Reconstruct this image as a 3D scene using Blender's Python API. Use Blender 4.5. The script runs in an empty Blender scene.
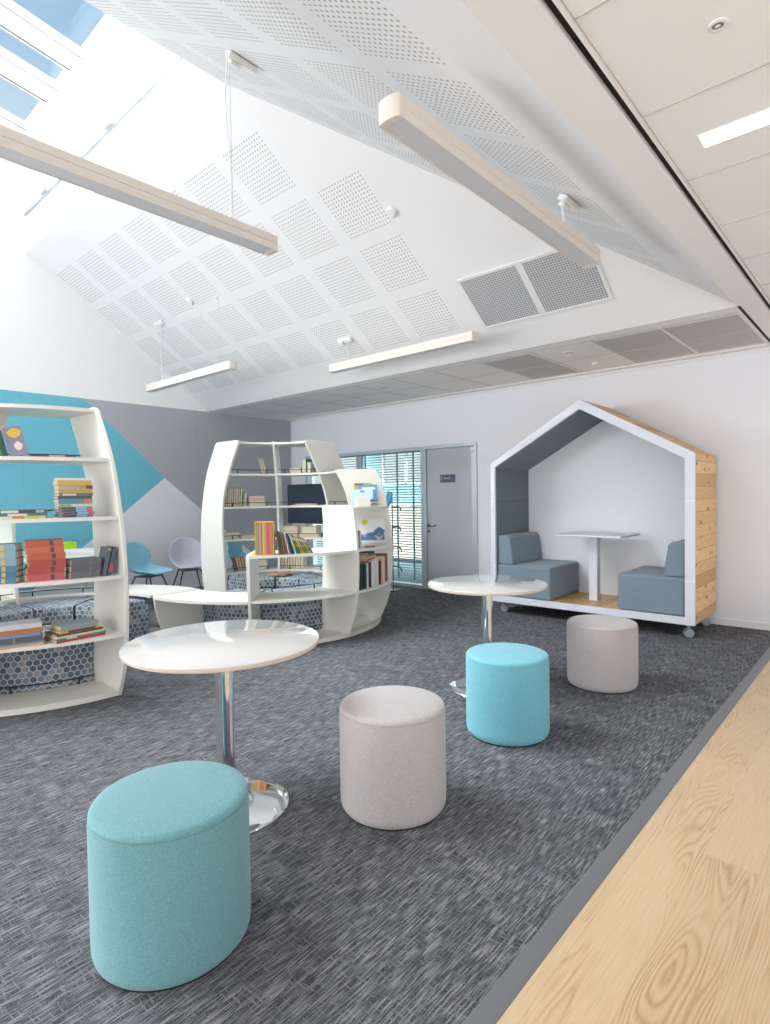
import bpy, bmesh, math, random
from mathutils import Vector, Matrix
S = bpy.context.scene
COL = S.collection
PI = math.pi
rad = math.radians
random.seed(7)

# ------------------------------------------------------------------ camera
def setup_camera():
    cd = bpy.data.cameras.new('camera'); co = bpy.data.objects.new('camera', cd); COL.objects.link(co)
    yaw, pit, rol = rad(41.696), rad(-1.679), rad(-0.890)
    F = Vector((-math.sin(yaw), math.cos(yaw), 0)); R = Vector((math.cos(yaw), math.sin(yaw), 0)); U = Vector((0, 0, 1))
    F2 = F*math.cos(pit) + U*math.sin(pit); U2 = U*math.cos(pit) - F*math.sin(pit)
    Rc = R*math.cos(rol) + U2*math.sin(rol); Uc = -R*math.sin(rol) + U2*math.cos(rol)
    m = Matrix((Rc, Uc, -F2)).transposed().to_4x4(); m.translation = Vector((0, 0, 1.38))
    co.matrix_world = m
    cd.sensor_fit = 'HORIZONTAL'; cd.sensor_width = 36; cd.lens = 36*578.2/770
    cd.clip_start = .02; cd.clip_end = 200
    S.camera = co
setup_camera()
vs = S.view_settings
vs.view_transform = 'Standard'; vs.look = 'None'; vs.gamma = 1; vs.exposure = 0.17; vs.use_curve_mapping = False

# ------------------------------------------------------------------ node helpers
class NT:
    def __init__(s, nt): s.nt = nt; s.n = nt.nodes; s.l = nt.links
    def node(s, t, **k):
        n = s.n.new(t)
        for a, b in k.items(): setattr(n, a, b)
        return n
    def put(s, sock, v):
        if isinstance(v, bpy.types.NodeSocket): s.l.new(v, sock)
        elif v is not None:
            if sock.type == 'RGBA' and len(v) == 3: v = (*v, 1)
            sock.default_value = v
    def m(s, op, a, b=None, c=None, clamp=False):
        n = s.node('ShaderNodeMath', operation=op, use_clamp=clamp)
        for i, v in enumerate((a, b, c)):
            if v is not None: s.put(n.inputs[i], v)
        return n.outputs[0]
    def vm(s, op, a, b=None, scale=None):
        n = s.node('ShaderNodeVectorMath', operation=op)
        s.put(n.inputs[0], a)
        if b is not None: s.put(n.inputs[1], b)
        if scale is not None: s.put(n.inputs['Scale'], scale)
        return n.outputs['Value'] if op in ('DOT_PRODUCT', 'LENGTH') else n.outputs[0]
    def sep(s, v):
        n = s.node('ShaderNodeSeparateXYZ'); s.put(n.inputs[0], v); return n.outputs
    def comb(s, x=0, y=0, z=0):
        n = s.node('ShaderNodeCombineXYZ')
        for i, v in enumerate((x, y, z)): s.put(n.inputs[i], v)
        return n.outputs[0]
    def mix(s, f, a, b, bt='MIX'):
        n = s.node('ShaderNodeMix', data_type='RGBA', blend_type=bt)
        s.put(n.inputs['Factor'], f); s.put(n.inputs['A'], a); s.put(n.inputs['B'], b)
        return n.outputs['Result']
    def noise(s, vec, scale, detail=2, rough=.5, out='Fac'):
        n = s.node('ShaderNodeTexNoise'); s.put(n.inputs['Vector'], vec)
        n.inputs['Scale'].default_value = scale; n.inputs['Detail'].default_value = detail; n.inputs['Roughness'].default_value = rough
        return n.outputs[out]
    def white(s, vec, out='Value', dim='3D'):
        n = s.node('ShaderNodeTexWhiteNoise', noise_dimensions=dim)
        s.put(n.inputs['Vector'] if dim != '1D' else n.inputs['W'], vec); return n.outputs[out]
    def ramp(s, f, stops, interp='LINEAR'):
        n = s.node('ShaderNodeValToRGB'); n.color_ramp.interpolation = interp; e = n.color_ramp.elements
        while len(e) < len(stops): e.new(.5)
        for i, (p, c) in enumerate(stops): e[i].position = p; e[i].color = (*c, 1)
        s.put(n.inputs[0], f); return n.outputs[0]
    def mapr(s, v, a, b, c, d):
        n = s.node('ShaderNodeMapRange'); s.put(n.inputs[0], v)
        for i, x in enumerate((a, b, c, d)): n.inputs[i+1].default_value = x
        return n.outputs[0]

def srgb(r, g, b):
    f = lambda c: (c/255/12.92) if c/255 <= .04045 else ((c/255+.055)/1.055)**2.4
    return (f(r), f(g), f(b))
MATS = {}
def mat(name, color=(.8, .8, .8), rough=.5, metal=0, spec=.5, build=None, emit=None, coat=0):
    if name in MATS: return MATS[name]
    m = bpy.data.materials.new(name); m.use_nodes = True
    t = NT(m.node_tree); b = t.n['Principled BSDF']
    b.inputs['Base Color'].default_value = (*color, 1); b.inputs['Roughness'].default_value = rough
    b.inputs['Metallic'].default_value = metal; b.inputs['Specular IOR Level'].default_value = spec
    if coat: b.inputs['Coat Weight'].default_value = coat; b.inputs['Coat Roughness'].default_value = .04
    if emit: b.inputs['Emission Color'].default_value = (*emit[0], 1); b.inputs['Emission Strength'].default_value = emit[1]
    m.diffuse_color = (*color, 1)
    if build: build(t, b)
    MATS[name] = m
    return m
def bump(t, b, h, strength=.2, dist=.002):
    n = t.node('ShaderNodeBump'); n.inputs['Strength'].default_value = strength; n.inputs['Distance'].default_value = dist
    t.put(n.inputs['Height'], h); t.put(b.inputs['Normal'], n.outputs[0])
def geo(t): return t.node('ShaderNodeNewGeometry').outputs['Position']
def uvn(t): return t.node('ShaderNodeTexCoord').outputs['UV']
def objc(t): return t.node('ShaderNodeTexCoord').outputs['Object']

# ------------------------------------------------------------------ world (bright hazy sky)
w = bpy.data.worlds.new('sky'); S.world = w; w.use_nodes = True
t = NT(w.node_tree); bg = t.n['Background']
gen = t.node('ShaderNodeTexCoord').outputs['Generated']
z = t.sep(gen)[2]
base = t.ramp(t.m('ABSOLUTE', z), [(0, (1.0, 1.0, 1.0)), (.35, (.80, .88, .95)), (.55, srgb(160, 192, 222)), (1, srgb(120, 162, 206))])
cl = t.mapr(t.noise(t.vm('MULTIPLY', gen, (1, 1, 1.6)), 3.2, 6, .6), .47, .72, 0, .75)
t.put(bg.inputs[0], t.mix(cl, base, (.86, .9, .94)))
bg.inputs[1].default_value = 1.0

def sun(name, vec, strength, angle, color):
    d = bpy.data.lights.new(name, 'SUN'); d.energy = strength; d.angle = rad(angle); d.color = color
    o = bpy.data.objects.new(name, d); COL.objects.link(o); o.location = (-4, 0, 9)
    o.rotation_euler = Vector(vec).to_track_quat('-Z', 'Y').to_euler()
def area(name, loc, vec, sx, sy, power, color):
    d = bpy.data.lights.new(name, 'AREA'); d.shape = 'RECTANGLE'; d.size = sx; d.size_y = sy; d.energy = power; d.color = color
    o = bpy.data.objects.new(name, d); COL.objects.link(o); o.location = loc
    o.rotation_euler = Vector(vec).to_track_quat('-Z', 'Y').to_euler()
sun('hazy_sun', (.52, .54, -.67), 27, 62, (.93, .975, 1.0))
area('added_fill_right', (3.6, 2.0, .7), (-.45, .1, .85), 8, 2.0, 80, (.93, .96, 1))  # unseen fill lamp added at the open right side, tilted up
area('added_fill_rear', (-2.5, -5.9, 1.6), (-.1, .9, .3), 9, 2.4, 225, (1, .95, .94))  # warm fill lamp added out of view behind the camera
area('added_fill_left', (-8.08, -2.2, 1.7), (.9, .35, -.05), 5, 1.8, 470, (.97, .99, 1))  # added fill lamp just inside the solid left wall, out of view
area('added_fill_office', (-6.2, 9.2, 2.3), (0, -.2, -1), 3, 1.2, 110, (.95, .98, 1))  # extra lamp added inside the office to brighten it from above

# ------------------------------------------------------------------ mesh helpers
def tag(o, label=None, cat=None, group=None, kind=None):
    if label: o['label'] = label
    if cat: o['category'] = cat
    if group: o['group'] = group
    if kind: o['kind'] = kind
    return o
def box_uv(bm):
    uv = bm.loops.layers.uv.verify()
    for f in bm.faces:
        n = f.normal; ax = max(range(3), key=lambda i: abs(n[i]))
        for l in f.loops:
            c = l.vert.co
            l[uv].uv = (c.y, c.z) if ax == 0 else (c.x, c.z) if ax == 1 else (c.y, c.x)
def obj(name, bm, m, parent=None, smooth=False, bevel=0, seg=2, uv=True, angle=35):
    bmesh.ops.recalc_face_normals(bm, faces=bm.faces); bm.normal_update()
    if uv: box_uv(bm)
    me = bpy.data.meshes.new(name); bm.to_mesh(me); bm.free()
    for x in (m if isinstance(m, (list, tuple)) else [m]): me.materials.append(x)
    o = bpy.data.objects.new(name, me); COL.objects.link(o)
    if parent: o.parent = parent
    if smooth:
        for p in me.polygons: p.use_smooth = True
        me.set_sharp_from_angle(angle=rad(angle))
    if bevel:
        b = o.modifiers.new('bevel', 'BEVEL'); b.width = bevel; b.segments = seg; b.limit_method = 'ANGLE'; b.angle_limit = rad(40)
        b.harden_normals = False
        for p in me.polygons: p.use_smooth = True
        me.set_sharp_from_angle(angle=rad(30))
    return o
def struct(name, bm, m, **k):
    o = obj(name, bm, m, **k)
    if not o.parent: o['kind'] = 'structure'
    return o
def empty(name, loc, rz=0, **k):
    o = bpy.data.objects.new(name, None); COL.objects.link(o); o.location = loc; o.rotation_euler = (0, 0, rz)
    o.empty_display_size = .1
    return tag(o, **k)
def addbox(bm, a, b, mi=0, M=None):
    vsx = [bm.verts.new((x, y, z)) for x in (a[0], b[0]) for y in (a[1], b[1]) for z in (a[2], b[2])]
    if M is not None:
        for v in vsx: v.co = M @ v.co
    for q in ((0, 1, 3, 2), (4, 6, 7, 5), (0, 4, 5, 1), (2, 3, 7, 6), (0, 2, 6, 4), (1, 5, 7, 3)):
        f = bm.faces.new([vsx[i] for i in q]); f.material_index = mi
    return vsx
def box(a, b, M=None):
    bm = bmesh.new(); addbox(bm, a, b, 0, M); bmesh.ops.recalc_face_normals(bm, faces=bm.faces); return bm
def addprism(bm, pts, vec, mi=0):
    """pts: planar polygon (3D), extruded by vec"""
    a = [bm.verts.new(p) for p in pts]; b = [bm.verts.new(Vector(p)+Vector(vec)) for p in pts]
    n = len(pts); fs = [bm.faces.new(a), bm.faces.new(b[::-1])]
    for i in range(n): fs.append(bm.faces.new((a[i], b[i], b[(i+1) % n], a[(i+1) % n])))
    for f in fs: f.material_index = mi
    return fs
def prism(pts, vec):
    bm = bmesh.new(); addprism(bm, pts, vec); bmesh.ops.recalc_face_normals(bm, faces=bm.faces); return bm
def lathe(prof, n=48, loc=(0, 0, 0), bm=None, mi=0, sq=None):
    bm = bm or bmesh.new(); rings = []
    for r, zz in prof:
        ring = []
        if r < 1e-6: ring = [bm.verts.new((loc[0], loc[1], loc[2]+zz))]
        else:
            for i in range(n):
                a = 2*PI*i/n; ring.append(bm.verts.new((loc[0]+r*math.cos(a), loc[1]+r*math.sin(a), loc[2]+zz)))
        rings.append(ring)
    for A, B in zip(rings, rings[1:]):
        for i in range(n):
            j = (i+1) % n
            if len(A) == 1 and len(B) == 1: continue
            q = [A[0], B[j], B[i]] if len(A) == 1 else [A[i], A[j], B[0]] if len(B) == 1 else [A[i], A[j], B[j], B[i]]
            f = bm.faces.new(q); f.material_index = mi
    bmesh.ops.recalc_face_normals(bm, faces=bm.faces)
    return bm
def tube(path, r, n=8, bm=None, mi=0):
    bm = bm or bmesh.new(); P = [Vector(p) for p in path]; rings = []
    for i, p in enumerate(P):
        d = (P[min(i+1, len(P)-1)] - P[max(i-1, 0)]).normalized()
        u = d.cross(Vector((0, 0, 1)))
        if u.length < .05: u = d.cross(Vector((0, 1, 0)))
        u.normalize(); v = d.cross(u)
        rr = r[i] if isinstance(r, (list, tuple)) else r
        rings.append([bm.verts.new(p + u*rr*math.cos(2*PI*k/n) + v*rr*math.sin(2*PI*k/n)) for k in range(n)])
    for A, B in zip(rings, rings[1:]):
        for k in range(n): bm.faces.new((A[k], A[(k+1) % n], B[(k+1) % n], B[k])).material_index = mi
    bm.faces.new(rings[0][::-1]).material_index = mi; bm.faces.new(rings[-1]).material_index = mi
    bmesh.ops.recalc_face_normals(bm, faces=bm.faces)
    return bm

# ------------------------------------------------------------------ materials
WHITE = mat('white_paint', srgb(244, 244, 244), .75, spec=.25)
WALLP = mat('pale_grey_wall_paint', srgb(235, 238, 246), .8, spec=.2)
TRIMW = mat('white_trim', srgb(232, 232, 233), .45)
LAM = mat('ivory_laminate', srgb(229, 227, 219), .32)
LAMT = mat('white_gloss_tabletop', srgb(206, 202, 199), .06, coat=.6)
EDGE = mat('ply_edge', srgb(226, 208, 188), .5)
BLK = mat('black_rail_metal', srgb(40, 42, 46), .4, metal=.4)
CHROME = mat('chrome', (.86, .87, .88), .06, metal=1)
DARKGAP = mat('black_shadow_gap', srgb(28, 32, 30), .8)
GREYM = mat('grey_metal_frame', srgb(196, 206, 212), .4, metal=.3)
DOORM = mat('grey_door_laminate', srgb(186, 190, 196), .5)
ALU = mat('satin_aluminium', srgb(196, 204, 210), .35, metal=.6)
TILE = mat('ceiling_tile_white', srgb(246, 245, 245), .85, spec=.1)
PLASTIC = mat('white_plastic', srgb(238, 238, 236), .4)
LUMB = mat('luminaire_body', srgb(222, 213, 204), .4)
LUMD = mat('luminaire_diffuser', srgb(214, 216, 222), .35)
PODW = mat('white_booth_edge', srgb(220, 222, 232), .4)

def perf_build(kind):
    def f(t, b):
        u, v, _ = t.sep(uvn(t))
        if kind == 'A': U = t.m('SUBTRACT', -3.172, u); V = t.m('SUBTRACT', v, .392); nu, nv, pu, pv = 8, 4, .63, .6
        else: U = t.m('SUBTRACT', v, .415); V = t.m('SUBTRACT', 4.81, u); nu, nv, pu, pv = 5, 16, .63, .6
        p = .0328; wd = p*15
        def cell(x, pitch, n):
            k = t.m('FLOOR', t.m('DIVIDE', x, pitch)); fr = t.m('SUBTRACT', x, t.m('MULTIPLY', k, pitch))
            ok = t.m('MULTIPLY', t.m('LESS_THAN', fr, wd), t.m('MULTIPLY', t.m('GREATER_THAN', k, -.5), t.m('LESS_THAN', k, n-.5)))
            h = t.m('SUBTRACT', t.m('FRACT', t.m('DIVIDE', fr, p)), .5)
            return k, ok, h
        ku, ou, hu = cell(U, pu, nu); kv, ov, hv = cell(V, pv, nv)
        d = t.m('SQRT', t.m('ADD', t.m('MULTIPLY', hu, hu), t.m('MULTIPLY', hv, hv)))
        dot = t.m('MULTIPLY', t.m('LESS_THAN', d, .21), t.m('MULTIPLY', ou, ov))
        if kind == 'A':   # the top row starts one column further left
            dot = t.m('MULTIPLY', dot, t.m('SUBTRACT', 1, t.m('MULTIPLY', t.m('LESS_THAN', ku, .5), t.m('GREATER_THAN', kv, 2.5))))
        else:             # keep clear of the valley line
            lim = t.m('SUBTRACT', t.m('MULTIPLY', t.m('SUBTRACT', 5.0, u), 1.325), .18)
            dot = t.m('MULTIPLY', dot, t.m('LESS_THAN', v, lim))
        t.put(b.inputs['Base Color'], t.mix(dot, (*srgb(238, 238, 240), 1), (*srgb(158, 158, 156), 1)))
    return f
PERFA = mat('perforated_plaster_far', rough=.8, spec=.2, build=perf_build('A'))
PERFB = mat('perforated_plaster_side', rough=.8, spec=.2, build=perf_build('B'))

def carpet(t, b):
    P = geo(t)
    x, y, _ = t.sep(P)
    fine = t.noise(P, 260, 2, .6)
    ly = t.noise(t.comb(t.m('MULTIPLY', x, 165), t.m('MULTIPLY', y, 12), 0), 1, 2, .5)     # streaks running in depth
    lx = t.noise(t.comb(t.m('MULTIPLY', x, 18), t.m('MULTIPLY', y, 120), 3), 1, 2, .5)    # cross streaks
    big = t.noise(t.vm('SNAP', P, (.055, .11, 1)), 11, 2, .6)
    l1 = t.mapr(ly, .42, .66, 0, 1); l2 = t.mapr(lx, .52, .70, 0, .75)
    a = t.m('MAXIMUM', l1, l2)
    a = t.m('MULTIPLY', a, t.mapr(big, .36, .60, .6, 1))
    a = t.m('ADD', t.m('MULTIPLY', a, .75), t.m('MULTIPLY', t.m('SUBTRACT', fine, .42), .9), clamp=True)
    c = t.ramp(a, [(0, srgb(60, 61, 65)), (.3, srgb(100, 102, 106)), (.62, srgb(134, 134, 138)), (1, srgb(158, 157, 157))])
    t.put(b.inputs['Base Color'], c); bump(t, b, t.m('ADD', fine, a), .5, .004)
CARPET = mat('grey_streaked_carpet', rough=1, spec=.05, build=carpet)

def oak(t, b):
    x, y, _ = t.sep(geo(t))
    W = .183; L = 1.22
    k = t.m('FLOOR', t.m('DIVIDE', x, W)); off = t.m('MULTIPLY', t.white(k, dim='1D'), L)
    j = t.m('FLOOR', t.m('DIVIDE', t.m('ADD', y, off), L))
    idv = t.comb(k, j, 0); r = t.white(idv)
    px = t.m('ADD', x, t.m('MULTIPLY', r, 9)); py = t.m('ADD', y, t.m('MULTIPLY', r, 31))
    grain = t.noise(t.comb(t.m('MULTIPLY', px, 190), t.m('MULTIPLY', py, 6), 0), 1, 3, .6)
    warp = t.noise(t.comb(t.m('MULTIPLY', px, 9), t.m('MULTIPLY', py, 1.15), 0), 1.0, 1, .4)
    rings = t.m('FRACT', t.m('MULTIPLY', t.m('ADD', warp, t.m('MULTIPLY', grain, .012)), 19))
    rl = t.m('ABSOLUTE', t.m('SUBTRACT', rings, .5))
    patch = t.noise(t.comb(t.m('MULTIPLY', px, 3), t.m('MULTIPLY', py, 1.3), 5), 1, 2, .5)
    f = t.m('ADD', t.m('MULTIPLY', grain, .5), t.m('MULTIPLY', t.m('MULTIPLY', t.m('POWER', t.m('MULTIPLY', rl, 2), 1.6), t.mapr(patch, .42, .60, 0, 1)), .30))
    c = t.ramp(f, [(.08, srgb(218, 194, 164)), (.32, srgb(204, 177, 142)), (.72, srgb(162, 130, 96))])
    c = t.mix(1, c, t.ramp(r, [(0, (.94, .94, .94)), (1, (1.0, 1.0, 1.0))]), 'MULTIPLY')
    fx = t.m('ABSOLUTE', t.m('SUBTRACT', t.m('FRACT', t.m('DIVIDE', x, W)), .5))
    seam = t.m('GREATER_THAN', fx, .4955)
    t.put(b.inputs['Base Color'], t.mix(t.m('MULTIPLY', seam, .35), c, (*srgb(130, 100, 66), 1)))
OAK = mat('light_oak_vinyl_planks', rough=.42, spec=.35, build=oak)

def fabric(col, amp=.16, scale=420):
    def f(t, b):
        P = objc(t)
        n = t.noise(P, scale*.62, 3, .7); n2 = t.noise(P, 60, 2, .5)
        k = t.m('ADD', t.m('MULTIPLY', t.m('SUBTRACT', n, .5), 2.2*amp*3.4), t.m('ADD', 1, t.m('MULTIPLY', t.m('SUBTRACT', n2, .5), .12)))
        t.put(b.inputs['Base Color'], t.mix(1, (*col, 1), t.comb(k, k, k), 'MULTIPLY'))
        b.inputs['Sheen Weight'].default_value = .25; b.inputs['Sheen Roughness'].default_value = .5
        bump(t, b, n, .35, .002)
    return f
FAB_TEAL = mat('dusty_teal_wool', rough=.95, spec=.1, build=fabric(srgb(108, 154, 160)))
FAB_BLUE = mat('sky_blue_wool', rough=.95, spec=.1, build=fabric(srgb(114, 178, 194)))
FAB_GREY = mat('warm_grey_wool', rough=.95, spec=.1, build=fabric(srgb(180, 174, 174)))
FAB_SLATE = mat('slate_grey_upholstery', rough=.95, spec=.1, build=fabric(srgb(126, 142, 154), .07))
FAB_SLATED = mat('dark_slate_upholstery', rough=.95, spec=.1, build=fabric(srgb(112, 124, 134), .07))
CH_BLUE = mat('blue_chair_fabric', rough=.9, spec=.1, build=fabric(srgb(136, 190, 208), .06))
CH_GREY = mat('pale_grey_chair_fabric', rough=.9, spec=.1, build=fabric(srgb(190, 192, 204), .06))
PAN_TEAL = mat('teal_acoustic_felt', rough=.95, spec=.1, build=fabric(srgb(116, 190, 210), .05, 200))
PAN_DARK = mat('dark_grey_acoustic_felt', rough=.95, spec=.1, build=fabric(srgb(178, 181, 187), .10, 200))
PAN_LIGHT = mat('light_grey_acoustic_felt', rough=.95, spec=.1, build=fabric(srgb(232, 235, 238), .08, 200))

def hexa(t, b):
    uv = uvn(t); p = t.vm('ADD', t.vm('SCALE', uv, scale=1/.046), (200, 200*1.7320508, 0))
    r = (1, 1.7320508, 1); h = (.5, .8660254, 0)
    a = t.vm('SUBTRACT', t.vm('MODULO', p, r), h)
    bb = t.vm('SUBTRACT', t.vm('MODULO', t.vm('SUBTRACT', p, h), r), h)
    flat = lambda v: t.vm('MULTIPLY', v, (1, 1, 0))
    a = flat(a); bb = flat(bb)
    sel = t.m('LESS_THAN', t.vm('DOT_PRODUCT', a, a), t.vm('DOT_PRODUCT', bb, bb))
    g = t.vm('ADD', t.vm('SCALE', a, scale=sel), t.vm('SCALE', bb, scale=t.m('SUBTRACT', 1, sel)))
    idv = t.vm('SNAP', t.vm('ADD', t.vm('SUBTRACT', flat(p), g), (.01, .01, 0)), (.25, .25, 1))
    ab = t.vm('ABSOLUTE', g); gx = t.sep(ab)[0]
    e = t.m('MAXIMUM', gx, t.vm('DOT_PRODUCT', ab, (.5, .8660254, 0)))
    rnd = t.white(idv)
    c = t.ramp(rnd, [(0, srgb(92, 106, 122)), (.38, srgb(122, 138, 152)), (.66, srgb(158, 152, 152)), (.86, srgb(106, 120, 136))], 'CONSTANT')
    t.put(b.inputs['Base Color'], t.mix(t.m('GREATER_THAN', e, .43), c, (*srgb(190, 196, 198), 1)))
HEX = mat('hexagon_patterned_fabric', rough=.85, spec=.15, build=hexa)

def planks(t, b, W=.118, tone=((236, 194, 142), (246, 212, 164), (222, 172, 120))):
    u, v, _ = t.sep(uvn(t))
    k = t.m('FLOOR', t.m('DIVIDE', v, W)); r = t.white(k, dim='1D')
    uu = t.m('ADD', u, t.m('MULTIPLY', r, 13))
    g = t.noise(t.comb(t.m('MULTIPLY', uu, 5), t.m('MULTIPLY', v, 70), t.m('MULTIPLY', k, 3)), 1, 4, .6)
    kn = t.node('ShaderNodeTexVoronoi'); t.put(kn.inputs['Vector'], t.comb(t.m('MULTIPLY', uu, 4.5), t.m('MULTIPLY', v, 9), k)); kn.inputs['Scale'].default_value = 1
    knot = t.mapr(kn.outputs['Distance'], .07, .24, 1, 0)
    c = t.ramp(g, [(.25, srgb(*tone[2])), (.5, srgb(*tone[0])), (.75, srgb(*tone[1]))])
    c = t.mix(1, c, t.ramp(r, [(0, (.74, .68, .60)), (.5, (.92, .90, .86)), (1, (1.06, 1.06, 1.04))]), 'MULTIPLY')
    c = t.mix(t.m('MULTIPLY', knot, .8), c, (*srgb(120, 72, 38), 1))
    fx = t.m('ABSOLUTE', t.m('SUBTRACT', t.m('FRACT', t.m('DIVIDE', v, W)), .5))
    t.put(b.inputs['Base Color'], t.mix(t.m('MULTIPLY', t.m('GREATER_THAN', fx, .482), .6), c, (*srgb(104, 66, 36), 1)))
PINE = mat('knotty_pine_planks', rough=.55, spec=.3, build=planks)

def grille(t, b):
    u, v, _ = t.sep(objc(t))
    p = .022
    hu = t.m('SUBTRACT', t.m('FRACT', t.m('DIVIDE', u, p)), .5); hv = t.m('SUBTRACT', t.m('FRACT', t.m('DIVIDE', v, p)), .5)
    o = t.m('LESS_THAN', t.m('MAXIMUM', t.m('ABSOLUTE', hu), t.m('ABSOLUTE', hv)), .33)
    t.put(b.inputs['Base Color'], t.mix(o, (*srgb(206, 208, 212), 1), (*srgb(126, 128, 132), 1)))
GRILLE = mat('eggcrate_grille', rough=.6, build=grille)
def mesh_tile(t, b):
    x, y, _ = t.sep(geo(t)); p = .011
    hu = t.m('SUBTRACT', t.m('FRACT', t.m('DIVIDE', x, p)), .5); hv = t.m('SUBTRACT', t.m('FRACT', t.m('DIVIDE', y, p)), .5)
    d = t.m('ADD', t.m('MULTIPLY', hu, hu), t.m('MULTIPLY', hv, hv))
    t.put(b.inputs['Base Color'], t.mix(t.m('LESS_THAN', d, .07), (*srgb(206, 206, 206), 1), (*srgb(120, 120, 120), 1)))
MTILE = mat('perforated_metal_tile', rough=.6, build=mesh_tile)

def thin_glass(name, tint, refl):
    m = bpy.data.materials.new(name); m.use_nodes = True; t = NT(m.node_tree)
    out = t.n['Material Output']; t.n.remove(t.n['Principled BSDF'])
    tr = t.node('ShaderNodeBsdfTransparent'); tr.inputs[0].default_value = (*tint, 1)
    gl = t.node('ShaderNodeBsdfGlossy'); gl.inputs['Roughness'].default_value = .02
    fr = t.node('ShaderNodeLayerWeight'); fr.inputs[0].default_value = .5
    fac = t.m('ADD', .035, t.m('MULTIPLY', t.m('POWER', fr.outputs['Facing'], 5), .6))
    mx = t.node('ShaderNodeMixShader'); t.put(mx.inputs[0], t.m('MULTIPLY', fac, refl)); t.put(mx.inputs[1], tr.outputs[0]); t.put(mx.inputs[2], gl.outputs[0])
    t.put(out.inputs[0], mx.outputs[0]); return m
GLASS = thin_glass('clear_glass', (.97, .985, .98), 1.0)
GLASSG = thin_glass('greenish_glass', (.90, .96, .96), 1.0)

# ================================================================== THE ROOM
XL, YF, ZC = -8.19, 6.67, 2.75          # left wall, far wall, flat ceiling height
EA, EB = 5.033, -.900                   # eaves of the far slope and of the side slope
XW, YW, ZW = -3.80, 2.506, 4.472        # skylight well
YN, YE = -2.2, -4.7
XR, YB = 4.0, -6.0
OUT = .12
struct('floor', box((XL, YB, -.1), (-.8386, YF, 0)), CARPET)
struct('floor_wood', box((-.7746, YB, -.1), (XR, YF, 0)), OAK)
def strip():
    p = [(-.8386, YB, -.1), (-.8386, YB, .004), (-.830, YB, .007), (-.785, YB, .005), (-.7746, YB, .001), (-.7746, YB, -.1)]
    return prism(p, (0, YF-YB, 0))
struct('trim_1', strip(), mat('grey_threshold_strip', srgb(110, 112, 116), .45))
# far wall with openings for the glazing (X -7.75..-5.2) and door (-5.2..-4.26)
GX0, GX1, GX2, GZ = -7.78, -5.17, -4.26, 2.075
bm = bmesh.new()
addbox(bm, (XL, YF, 0), (GX0, YF+.12, ZC)); addbox(bm, (GX2, YF, 0), (XR, YF+.12, ZC)); addbox(bm, (GX0, YF, GZ), (GX2, YF+.12, ZC))
struct('wall_far', bm, WALLP)
struct('wall_left', prism([(XL, YB, 0), (XL, YF+.12, 0), (XL, YF+.12, 3.2), (XL, 2.62, 5.95), (XL, -2.32, 6.72), (XL, YB, 4.2)], (-.12, 0, 0)), WHITE)
struct('wall_rear', box((XL, YB-.1, 2.5), (XR, YB, ZC+.3)), WALLP)
bm = bmesh.new(); addbox(bm, (GX2, YF-.012, 0), (XR, YF, .07)); struct('baseboard_far', bm, TRIMW, bevel=.003)
# sloped ceilings (each its own thick slab)
def slab(pts, up=.12):
    a, b, c = [Vector(p) for p in pts[:3]]; n = (b-a).cross(c-a).normalized()
    if n.z < 0: n = -n
    return prism(pts, n*up)
def uv_slope(o, fn):
    uv = o.data.uv_layers.active.data
    for l in o.data.loops:
        c = o.data.vertices[l.vertex_index].co; uv[l.index].uv = fn(c)
lA = math.hypot(1, (ZW-ZC)/(EA-YW)); lB = math.hypot(1, (ZW-ZC)/(EB-XW))
o = struct('ceiling_slope_far', slab([(XL, EA, ZC), (EB, EA, ZC), (XW, YW, ZW), (XL, YW, ZW)]), PERFA)
uv_slope(o, lambda c: (c.x, (EA-c.y)*lA))
o = struct('ceiling_slope_side', slab([(EB, EA, ZC), (EB, YE, ZC), (XW, YN, ZW), (XW, YW, ZW)]), PERFB)
uv_slope(o, lambda c: (c.y, (EB-c.x)*lB))
struct('ceiling_slope_near', slab([(XL, YE, ZC), (EB, YE, ZC), (XW, YN, ZW), (XL, YN, ZW)]), WHITE)
# flat plaster and tiled ceilings
struct('ceiling_soffit_far', box((XL, EA, ZC), (-.922, YF, ZC+.1)), TILE)
bm = bmesh.new()
for k in range(12):                                   # tile joints of the soffit
    x = -1.5 - .6*k
    if x < XL: break
    addbox(bm, (x-.003, 5.2, ZC-.002), (x+.003, 6.45, ZC+.002))
addbox(bm, (XL, 5.815, ZC-.002), (-.95, 5.821, ZC+.002)); addbox(bm, (XL, 5.197, ZC-.002), (-.95, 5.203, ZC+.002)); addbox(bm, (XL, 6.448, ZC-.002), (-.95, 6.453, ZC+.002))
struct('trim_2', bm, mat('tile_joint_grey', srgb(176, 176, 176), .8))
struct('trim_3', box((XL, YF-.02, ZC-.035), (XR, YF, ZC)), TRIMW)
struct('trim_4', box((XL, YF-.16, ZC-.014), (-.95, YF-.13, ZC)), TRIMW)
bm = bmesh.new(); addbox(bm, (-.900, YB, ZC), (-.768, YF, ZC+.1)); addbox(bm, (-.922, YB, ZC), (-.9, EA+.0, ZC+.1))
struct('ceiling_bulkhead', bm, TILE)
bm = bmesh.new(); addbox(bm, (-.768, YB, ZC+.03), (-.735, YF, ZC+.1)); addbox(bm, (-.922, EA, ZC-.001), (-.9, YF, ZC+.1))
struct('trim_5', bm, DARKGAP)
struct('ceiling', box((-.735, YB, ZC), (XR, YF, ZC+.1)), TILE)
bm = bmesh.new()
addbox(bm, (-.716, YB, ZC-.003), (-.712, YF, ZC+.002))
for k in range(-12, 9): addbox(bm, (-.714, 1.66+.5925*k-.003, ZC-.003), (XR, 1.66+.5925*k+.003, ZC+.002))
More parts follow.
